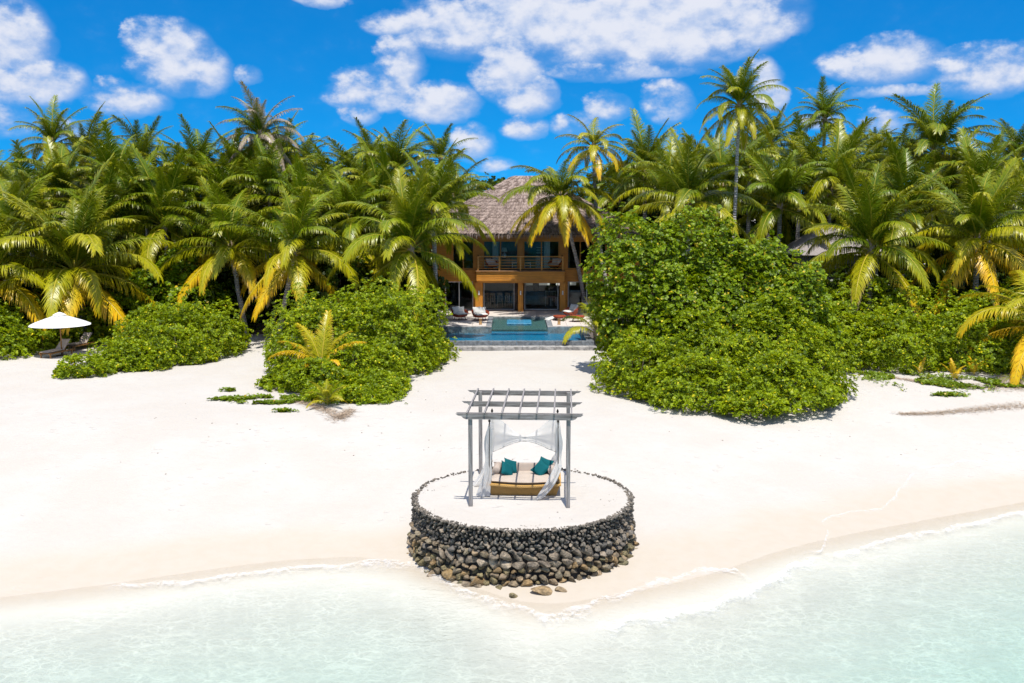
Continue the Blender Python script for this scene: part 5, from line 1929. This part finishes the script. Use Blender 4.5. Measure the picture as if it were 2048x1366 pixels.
def frond_mesh(pitch, bend, seed, hang, M=118):
    """frond growing from the origin along +x, rising at pitch and bending down"""
    rg = np.random.default_rng(seed)
    N = 13
    ts = np.linspace(0, 1, N)
    ang = pitch - bend * ts ** 1.25
    yaw = rg.normal(0, .26) * ts ** 1.5
    step = FL / (N - 1)
    T = np.stack([np.cos(ang) * np.cos(yaw), np.cos(ang) * np.sin(yaw), np.sin(ang)], 1)
    pts = np.concatenate([[np.zeros(3)], np.cumsum((T[:-1] + T[1:]) / 2 * step, axis=0)])
    vs, q4, q3, ft, fu, rn = [], [], [], [], [], []
    # midrib: three sided
    for i in range(N):
        S = np.array([-np.sin(yaw[i]), np.cos(yaw[i]), 0])
        U = np.cross(T[i], S) * -1
        r = 0.055 * (1 - ts[i]) ** 0.8 + 0.008
        for a in (0.5 * PI, 1.17 * PI, 1.83 * PI):
            vs.append(pts[i] + (S * math.cos(a) - U * math.sin(a) * -1) * r)
            ft.append(ts[i] * .6)
            fu.append(-0.5)
            rn.append(.5)
    for i in range(N - 1):
        for k in range(3):
            k2 = (k + 1) % 3
            q4.append((3 * i + k, 3 * i + k2, 3 * i + 3 + k2, 3 * i + 3 + k))
    for side in (-1, 1):
        for m in range(M):
            t = 0.13 + 0.865 * (m + rg.uniform(-.3, .3)) / (M - 1)
            t = min(max(t, .1), .998)
            p = np.array([np.interp(t, ts, pts[:, c]) for c in range(3)])
            tg = np.array([np.interp(t, ts, T[:, c]) for c in range(3)])
            tg /= np.linalg.norm(tg)
            S = np.array([-tg[1], tg[0], 0])
            ns = np.linalg.norm(S)
            S = S / ns if ns > .05 else np.array([0, 1.0, 0])
            U = np.cross(tg, S)
            prof = min(1.0, (t + .02) / .30) ** .7 * (1 - max(0, t - .45) / .55 * .62)
            L = FL * 0.225 * prof * rg.uniform(.82, 1.1)
            be = (1.05 - .52 * t) + rg.normal(0, .14)
            lift = .25 * (1 - hang)
            d = tg * math.cos(be) + S * side * math.sin(be) + U * lift
            d /= np.linalg.norm(d)
            g = hang * rg.uniform(.35, 1.5)
            d2 = d * (1 - .35 * hang) + np.array([0, 0, -1.0]) * g
            d2 /= np.linalg.norm(d2)
            d3 = d2 + np.array([0, 0, -1.0]) * g * .8
            d3 /= np.linalg.norm(d3)
            w = FL * 0.0043 * rg.uniform(.8, 1.2)
            p1 = p + d * L * .38
            p2 = p1 + d2 * L * .34
            p3 = p2 + d3 * L * .28
            wd = tg - d * (tg @ d)
            wd /= max(1e-3, np.linalg.norm(wd))
            b = len(vs)
            vs += [p - wd * w * .6, p + wd * w * .6, p1 - wd * w, p1 + wd * w, p2 - wd * w * .75, p2 + wd * w * .75, p3]
            ft += [t] * 7
            fu += [0, 0, .35, .35, .7, .7, 1]
            r_ = rg.uniform()
            rn += [r_] * 7
            q4 += [(b, b + 1, b + 3, b + 2), (b + 2, b + 3, b + 5, b + 4)]
            q3.append((b + 4, b + 5, b + 6))
    me = np_mesh('frond', vs, [np.array(q4), np.array(q3)], attrs={'ft': ft, 'fu': fu, 'rnd': rn})
    me.materials.append(M_FROND)
    return me


#            pitch, bend, hang
CLS = [(82, 30, .38), (74, 54, .46), (64, 72, .56), (52, 84, .66), (38, 92, .78), (20, 88, .90), (0, 70, .98), (-22, 46, 1.05)]
FROND = {}
for c, (a, b, h) in enumerate(CLS):
    FROND[c] = [frond_mesh(R(a + 4 * (s - 1)), R(b * (1 + .12 * (s - 1))), 500 + c * 10 + s, h) for s in range(3)]


def palm(label, crown, base, L=5.0, n=22, seed=0, yellow=0.0, dry=0.0, lo=0, hi=7.4, group='coconut palms of the grove', lime=0.0, name='coconut_palm', bow=0.0, r0=0.17, skew=1.15, ylow=0.5):
    """crown, base: world points; fronds from class lo (upright) to hi (hanging)"""
    rd = random.Random(seed)
    crown, base = Vector(crown), Vector(base)
    t = thing(name, label, 'palm tree', base, 0, group)
    h = (crown - base)
    pts, rad = [], []
    side = Vector((h.x, h.y, 0))
    if side.length < .1:
        side = Vector((1, 0, 0))
    side.normalize()
    if h.length > 0.3:
        for i in range(12):
            u = i / 11
            p = h * u + side * bow * math.sin(PI * u) + Vector((rd.uniform(-.02, .02), rd.uniform(-.02, .02), 0))
            pts.append(p)
            rad.append(r0 * (1.45 if i == 0 else 1.12 - .35 * u))
        pts[0].z -= .15
        MB().tube(pts, rad, 9).build('trunk', M_TRUNK, t, smooth=True)
        MB().lathe([(r0 * .8, -.45), (r0 * 1.35, -.1), (r0 * 1.1, .25), (r0 * .3, .6)], 9, Matrix.Translation(h)).build('crown_sheath', M_STRAW, t, smooth=True)
    a0 = rd.uniform(0, 6.28)
    pb = rd.random()
    lime += rd.uniform(-.05, .07)
    n = int(n * 1.25) if n > 14 else n
    for i in range(n):
        u = (i + .5) / n
        c = lo + (hi - lo) * u ** skew
        ci = min(7, max(0, int(round(c + rd.uniform(-.45, .45)))))
        o = bpy.data.objects.new('frond', FROND[ci][rd.randrange(3)])
        COL.objects.link(o)
        o.parent = t
        o.location = h + Vector((0, 0, .12 - .25 * u))
        o.rotation_euler = (rd.uniform(-.22, .22), 0, a0 + i * 2.39996 + rd.uniform(-.25, .25))
        s = L / FL * rd.uniform(.86, 1.08) * (.72 if u < .06 else 1)
        o.scale = (s, s * rd.choice((-1, 1)), s)
        yl = .85 * yellow * max(0, (u - (1 - ylow)) / ylow) ** 1.2 + lime + .04 + rd.uniform(-.06, .14)
        dr = dry * (1 if rd.random() < .7 else .3) + (0.5 if yellow > .5 and u > .84 and rd.random() < .6 else 0)
        o.color = (min(1, max(0, yl)), min(1, max(0, dr)), .55 * pb + .45 * rd.random(), 1)
    return t


def pp(label, px, py, Y, L=5.0, n=22, lean=0.0, seed=None, depth=0.0, **kw):
    c = at_y(px, py, Y)
    b = Vector((c.x + lean, Y + depth, 1.45))
    return palm(label, c, b, L, n, seed if seed is not None else int(px * 7 + py), **kw)


# front rank, left of the villa
pp('large palm with golden lower fronds rising behind the parasol', 150, 545, 60.5, 6.9, 28, .5, yellow=1.0, lime=.14, hi=7.2, skew=1.05, ylow=.62)
pp('palm cut by the left edge with golden low fronds beside the parasol', -15, 560, 59, 6.0, 22, -.4, yellow=1.0, lime=.15, hi=7.2, ylow=.62)
pp('palm with fan of drooping golden fronds over the shaded path', 588, 508, 61, 5.6, 24, -1.2, yellow=1.0, lime=.14, hi=7.3, skew=.9, ylow=.62)
pp('palm leaning over the low shrub with golden tips left of the shaded path', 462, 500, 63, 5.4, 22, .8, yellow=.95, lime=.10, hi=7.2, skew=.95, ylow=.6)
pp('full bright green palm directly left of the villa overhanging the large shrub', 822, 498, 60.5, 5.6, 26, .3, yellow=.45, lime=.10, hi=7.3, ylow=.4)
pp('bright palm with fronds reaching to the villa roof', 866, 432, 66, 5.2, 22, .2, yellow=.35, lime=.10, hi=6.6)
pp('mid height palm between the golden palm and the villa palm', 700, 452, 66, 5.2, 22, 0, yellow=.6, lime=.07)
# second rank left
pp('palm with upright central spears at the far left of the skyline', 106, 290, 76, 3.7, 20, .5, yellow=.35, lime=.07)
pp('dense dark palm right of the far left skyline palm', 236, 378, 71, 4.9, 24, 0, yellow=.25)
pp('tall dark tufted palm in the left skyline', 285, 325, 78, 4.2, 22, .3, yellow=.1)
pp('palm with slender upright fronds left of the grey dry palm', 395, 352, 73, 4.6, 22, -.3, yellow=.3)
pp('tall palm with grey dried fronds standing above the left canopy', 520, 272, 74, 3.7, 26, .4, yellow=.55, dry=.95, lime=.04, lo=.3, hi=7.3)
pp('leafy palm in front of the grey dry palm', 540, 398, 69, 5.4, 22, 0, yellow=.4, lime=.06)
pp('small dark palm right of the grey dry palm', 612, 330, 82, 3.3, 18, 0, dry=.1)
pp('palm with stiff dark fronds in the left centre skyline', 655, 385, 73, 4.6, 22, .2, yellow=.3)
pp('tall broad palm left of the villa roof', 795, 345, 72, 4.4, 24, .3, yellow=.3, lime=.05)
pp('dark palm top behind the broad palm left of the roof', 745, 325, 84, 3.6, 20, 0)
pp('palm with two long side fronds nearest the villa roof on the skyline', 882, 322, 84, 3.5, 18, .2, yellow=.2)
pp('low leafy palm in the middle of the left grove', 330, 455, 67, 5.4, 22, .2, yellow=.5, lime=.08)
pp('palm behind the golden parasol palm', 60, 430, 67, 5.4, 22, 0, yellow=.4, lime=.06)
pp('palm at the left edge high in the canopy', -20, 385, 72, 4.6, 20, 0, yellow=.2)
pp('palm filling the canopy above the low shrub', 205, 470, 66, 5.2, 20, 0, yellow=.5, lime=.08)
pp('palm above the shaded path in the left grove', 450, 415, 70, 5.2, 22, 0, yellow=.35, lime=.05)
pp('palm tucked behind the large shrub left of the villa', 760, 420, 69, 5.0, 20, 0, yellow=.4, lime=.06)
pp('small palm close to the villa roof edge', 905, 400, 80, 4.2, 16, 0, yellow=.3, lime=.05)
# right of the villa
c = at_y(1121, 398, 70.2)
b = at_z(1171, 618, TZ)
palm('curved trunk palm leaning in front of the villa', c, (b.x, b.y, TZ - .02), 4.5, 32, 91, yellow=.85, lime=.10, bow=-.45, r0=.15, lo=.4, hi=7.6, ylow=.7, skew=.75)
c = at_y(1187, 296, 71)
palm('tall sparse palm with yellowing fronds and bare curved trunk right of the roof', c, (at_y(1230, 500, 71).x, 71, 1.45), 3.1, 18, 92, yellow=.7, lime=.30, bow=.35, r0=.15, lo=1.2, hi=7.4)
pp('dense dark palm right of the tall sparse palm', 1290, 348, 75, 4.8, 24, .2, yellow=.2)
c = at_y(1478, 212, 60)
palm('tallest palm with straight bare trunk high above the canopy', c, (c.x - .1, 60.2, 1.45), 3.15, 28, 93, yellow=.6, lime=.06, r0=.115, lo=0, hi=7.6)
pp('palm with arching fronds above the big leafy tree', 1378, 412, 62, 5.0, 22, 0, yellow=.5, lime=.08)
pp('dark palm beside the tallest palm trunk', 1448, 380, 70, 5.2, 22, 0, yellow=.3, lime=.03)
pp('palm behind the right side of the tallest palm', 1543, 290, 82, 3.7, 20, 0, yellow=.4, lime=.06)
pp('rounded palm top on the right skyline', 1650, 240, 86, 3.5, 22, 0, yellow=.2)
pp('big upright palm in the middle of the right grove', 1660, 385, 68, 5.4, 26, 0, yellow=.4, lime=.04, hi=6.8)
pp('small palm peeking between the right skyline palms', 1748, 312, 88, 3.5, 16, 0)
pp('tall palm with spiky crown at the right skyline', 1868, 305, 72, 5.2, 26, 0, yellow=.5, lime=.03, hi=7)
pp('dark palm at the right edge of the skyline', 2035, 322, 74, 4.4, 22, 0, yellow=.4)
pp('bright palm with drooping fronds before the reed hut', 1742, 500, 57.5, 5.3, 26, .1, yellow=.6, lime=.12, hi=7.2, ylow=.4)
pp('palm with browned hanging fronds above the right hedge', 1955, 482, 57.5, 5.3, 26, .1, yellow=1.0, lime=.10, hi=7.5, ylow=.5)
pp('golden palm leaning in from the right edge over the hedge', 2085, 650, 49, 4.6, 14, 1.2, yellow=1.0, lime=.45, lo=1.5, hi=6.2)
pp('palm behind the bright palm before the hut', 1810, 432, 66, 5.2, 22, 0, yellow=.4, lime=.05)
pp('palm behind the browned palm at the right', 1960, 402, 67, 5.2, 22, 0, yellow=.4, lime=.04)
pp('palm between the tallest palm and the middle right palm', 1560, 415, 66, 5.2, 22, 0, yellow=.4, lime=.05)
pp('palm cut by the right edge above the browned palm', 2070, 445, 63, 5.2, 22, 0, yellow=.4, lime=.06)
pp('palm rising over the villa roof end', 1240, 400, 82, 4.4, 20, 0, yellow=.3, lime=.04)
pp('palm at the back between roof and tallest palm', 1375, 355, 80, 4.2, 20, 0, yellow=.2)
pp('palm at the back right of the rounded palm top', 1730, 380, 77, 4.5, 20, 0, yellow=.2)
pp('palm at the back under the right edge palm', 1985, 370, 78, 4.5, 20, 0, yellow=.2)
# deep grove fill
rnd = random.Random(4)
for k in range(12):
    px = rnd.choice([rnd.uniform(-40, 900), rnd.uniform(1230, 2080)])
    pp('dark palm deep in the grove, mostly hidden behind other palms', px, rnd.uniform(350, 405), rnd.uniform(82, 92), rnd.uniform(3.8, 4.4), 16, 0, seed=900 + k, group='palms deep in the grove')

for k, (px, py, Y) in enumerate([(20, 470, 63), (120, 400, 69), (270, 425, 69), (360, 400, 71), (480, 375, 74), (610, 440, 67), (720, 385, 75), (560, 335, 80), (170, 330, 80),
                                 (1330, 400, 70), (1500, 345, 76), (1600, 345, 78), (1890, 400, 70), (1800, 350, 78), (1690, 330, 82)]):
    pp('green palm wedged among the other crowns %s of the villa' % ('left' if px < 1000 else 'right'), px, py, Y, 4.9, 18, 0, seed=1300 + k, yellow=.35, lime=.07, hi=6.2, group='wedged palms %s of the villa' % ('left' if px < 1000 else 'right'))

# young yellow palm before the large shrub
c = at_z(640, 770)
yb = Vector((c.x + .12, c.y - .25, 1.5))
yp = palm('young bright yellow palm in front of the large shrub', yb + Vector((0, 0, .75)), yb, 2.6, 0, 611, group=None, r0=.11)
for az, ci, L, yl in ((188, 3, 2.7, .86), (168, 2, 2.5, .78), (140, 1, 2.7, .66), (75, 0, 2.8, .62), (28, 1, 2.3, .64), (-8, 2, 2.6, .82), (-35, 3, 1.7, .85), (215, 4, 1.6, .9), (20, 2, 2.0, .7)):
    o = bpy.data.objects.new('frond', FROND[ci][az % 3])
    COL.objects.link(o)
    o.parent = yp
    o.location = (0, 0, .8)
    o.rotation_euler = (0, 0, R(az))
    o.scale = (L / FL,) * 3
    o.color = (yl, 0.0, .5, 1)
c = at_z(655, 812)
spk = palm('spiky green seedling palm at the sand edge of the large shrub', (c.x, c.y, 1.72), (c.x, c.y, 1.5), 1.15, 13, 612, yellow=.3, lime=.30, lo=0.5, hi=4.5, group=None, name='seedling_palm', r0=.05)
c = at_z(1195, 690)
palm('young green palm leaning over the right end of the pool', (c.x - .15, c.y, 2.3), (c.x, c.y, 1.5), 2.9, 9, 613, yellow=.2, lime=.12, lo=0.5, hi=4.2, group=None, r0=.1)
for px, py, lab, s in ((1907, 762, 'golden seedling palm at the sand edge of the right hedge, largest of three', .95), (1948, 752, 'golden seedling palm right of the largest seedling by the right hedge', .85), (1840, 752, 'single bladed seedling palm left of the largest seedling by the right hedge', .8)):
    c = at_z(px, py)
    palm(lab, (c.x, c.y, 1.62), (c.x, c.y, 1.5), s, 6 if px != 1840 else 3, int(px), yellow=.2, lime=.72, lo=0, hi=2.0, group='golden seedling palms', name='seedling_palm', r0=.03)

# ------------------------------------------------------------------ ground creepers and wrack
def creeper(name, label, blobs, n, seed, leaf=.12):
    rg = np.random.default_rng(seed)
    Ps = []
    for px, py, sx, sy, w in blobs:
        c = at_z(px, py)
        m = int(n * w)
        Ps.append(np.stack([c.x + rg.normal(0, sx, m), c.y + rg.normal(0, sy, m), np.zeros(m)], 1))
    P = np.concatenate(Ps)
    fn = sines(seed, 8, 1.5, 5)
    P = P[fn(P) > -0.1]
    P[:, 2] = ground_h(P[:, 0], P[:, 1]) + rg.uniform(.015, .10, len(P))
    N = np.tile(np.array([[0, -.1, 1.0]]), (len(P), 1))
    V, q, rn = rosettes(P, N, rg, leaf, 5, .6, (0, .7))
    o = obj(name, np_mesh(name, V, q, attrs={'rnd': rn}), M_CREEP, kind='stuff')
    o['label'] = label
    return o


creeper('beach_creeper', 'low green creeper straggling over the sand left of the large shrub', [(480, 799, .7, .14, 1), (560, 795, .6, .2, .8), (465, 782, .25, .07, .25), (530, 805, .5, .1, .4), (568, 822, .2, .05, .12), (620, 800, .7, .35, .8), (740, 806, .8, .25, .8)], 520, 71)
creeper('beach_creeper', 'low green creeper spreading on the sand before the right hedge', [(1800, 755, 1.0, .5, 1), (1870, 768, .9, .5, 1), (1950, 765, 1.0, .5, 1), (1880, 782, .5, .15, .4), (1760, 748, .7, .2, .5), (2020, 768, .9, .4, .6)], 620, 72)


def wrack(name, label, pts, n, seed, wid, L=.22):
    rg = np.random.default_rng(seed)
    P = [at_z(a, b) for a, b in pts]
    t = rg.uniform(0, len(P) - 1, n)
    x = np.interp(t, range(len(P)), [p.x for p in P]) + rg.normal(0, .12, n)
    y = np.interp(t, range(len(P)), [p.y for p in P]) + rg.normal(0, wid, n) * (.3 + t / len(P))
    z = ground_h(x, y) + rg.uniform(.004, .05, n)
    a = rg.uniform(0, 6.28, n)
    l = L * rg.uniform(.4, 1.4, n)
    d = np.stack([np.cos(a), np.sin(a), rg.normal(0, .15, n)], 1) * l[:, None]
    w = np.stack([-np.sin(a), np.cos(a), np.zeros(n)], 1) * .010
    c = np.stack([x, y, z], 1)
    V = np.stack([c - w, c + w, c + d], 1).reshape(-1, 3)
    o = obj(name, np_mesh(name, V, np.arange(3 * n).reshape(-1, 3)), M_STRAW, kind='stuff')
    o['label'] = label
    return o


wrack('dry_wrack', 'brown line of dry seaweed on the sand at the right', [(1800, 812), (1870, 808), (1940, 802), (2000, 797), (2070, 792)], 2600, 81, .26, .16)
wrack('dry_litter', 'dry brown roots and leaf litter at the sand edge of the large shrub', [(560, 802), (600, 800), (640, 815), (680, 832), (700, 822)], 1700, 82, .32, .35)
wrack('dry_litter', 'dry litter under the right hedge', [(1760, 750), (1850, 765), (1950, 770), (2060, 772)], 1500, 83, .4, .3)
# dead grey palm crown lying at the right edge
c = at_z(2035, 762)
dead = palm('dead grey palm fronds lying on the sand at the right edge', (c.x, c.y, 1.62), (c.x, c.y, 1.5), 1.7, 9, 615, dry=1.0, lo=4.5, hi=6.2, group=None, name='dead_fronds', r0=.05)
dead['category'] = 'dead fronds'

# a few dry leaves and bits of coral scattered over the sand
rg = np.random.default_rng(95)
x, y = rg.uniform(-15, 16, 90), rg.uniform(31, 47, 90)
ok = (np.hypot(x - PX, y - PY) > 3.6) & (y - shore(x) > 5)
x, y = x[ok], y[ok]
items = [Matrix.Translation((a, b, gh(a, b) + .008)) @ Matrix.Rotation(c, 4, 'Z') @ Matrix.Diagonal((.035 * d, .022 * d, .012 * d, 1)) for a, b, c, d in zip(x, y, rg.uniform(0, 6, len(x)), rg.uniform(.5, 1.5, len(x)))]
o = join_rocks(items, 'beach_litter', None, (0.28, 0.22, 0.17))
o['label'] = 'tiny dry leaves and coral bits scattered over the sand'
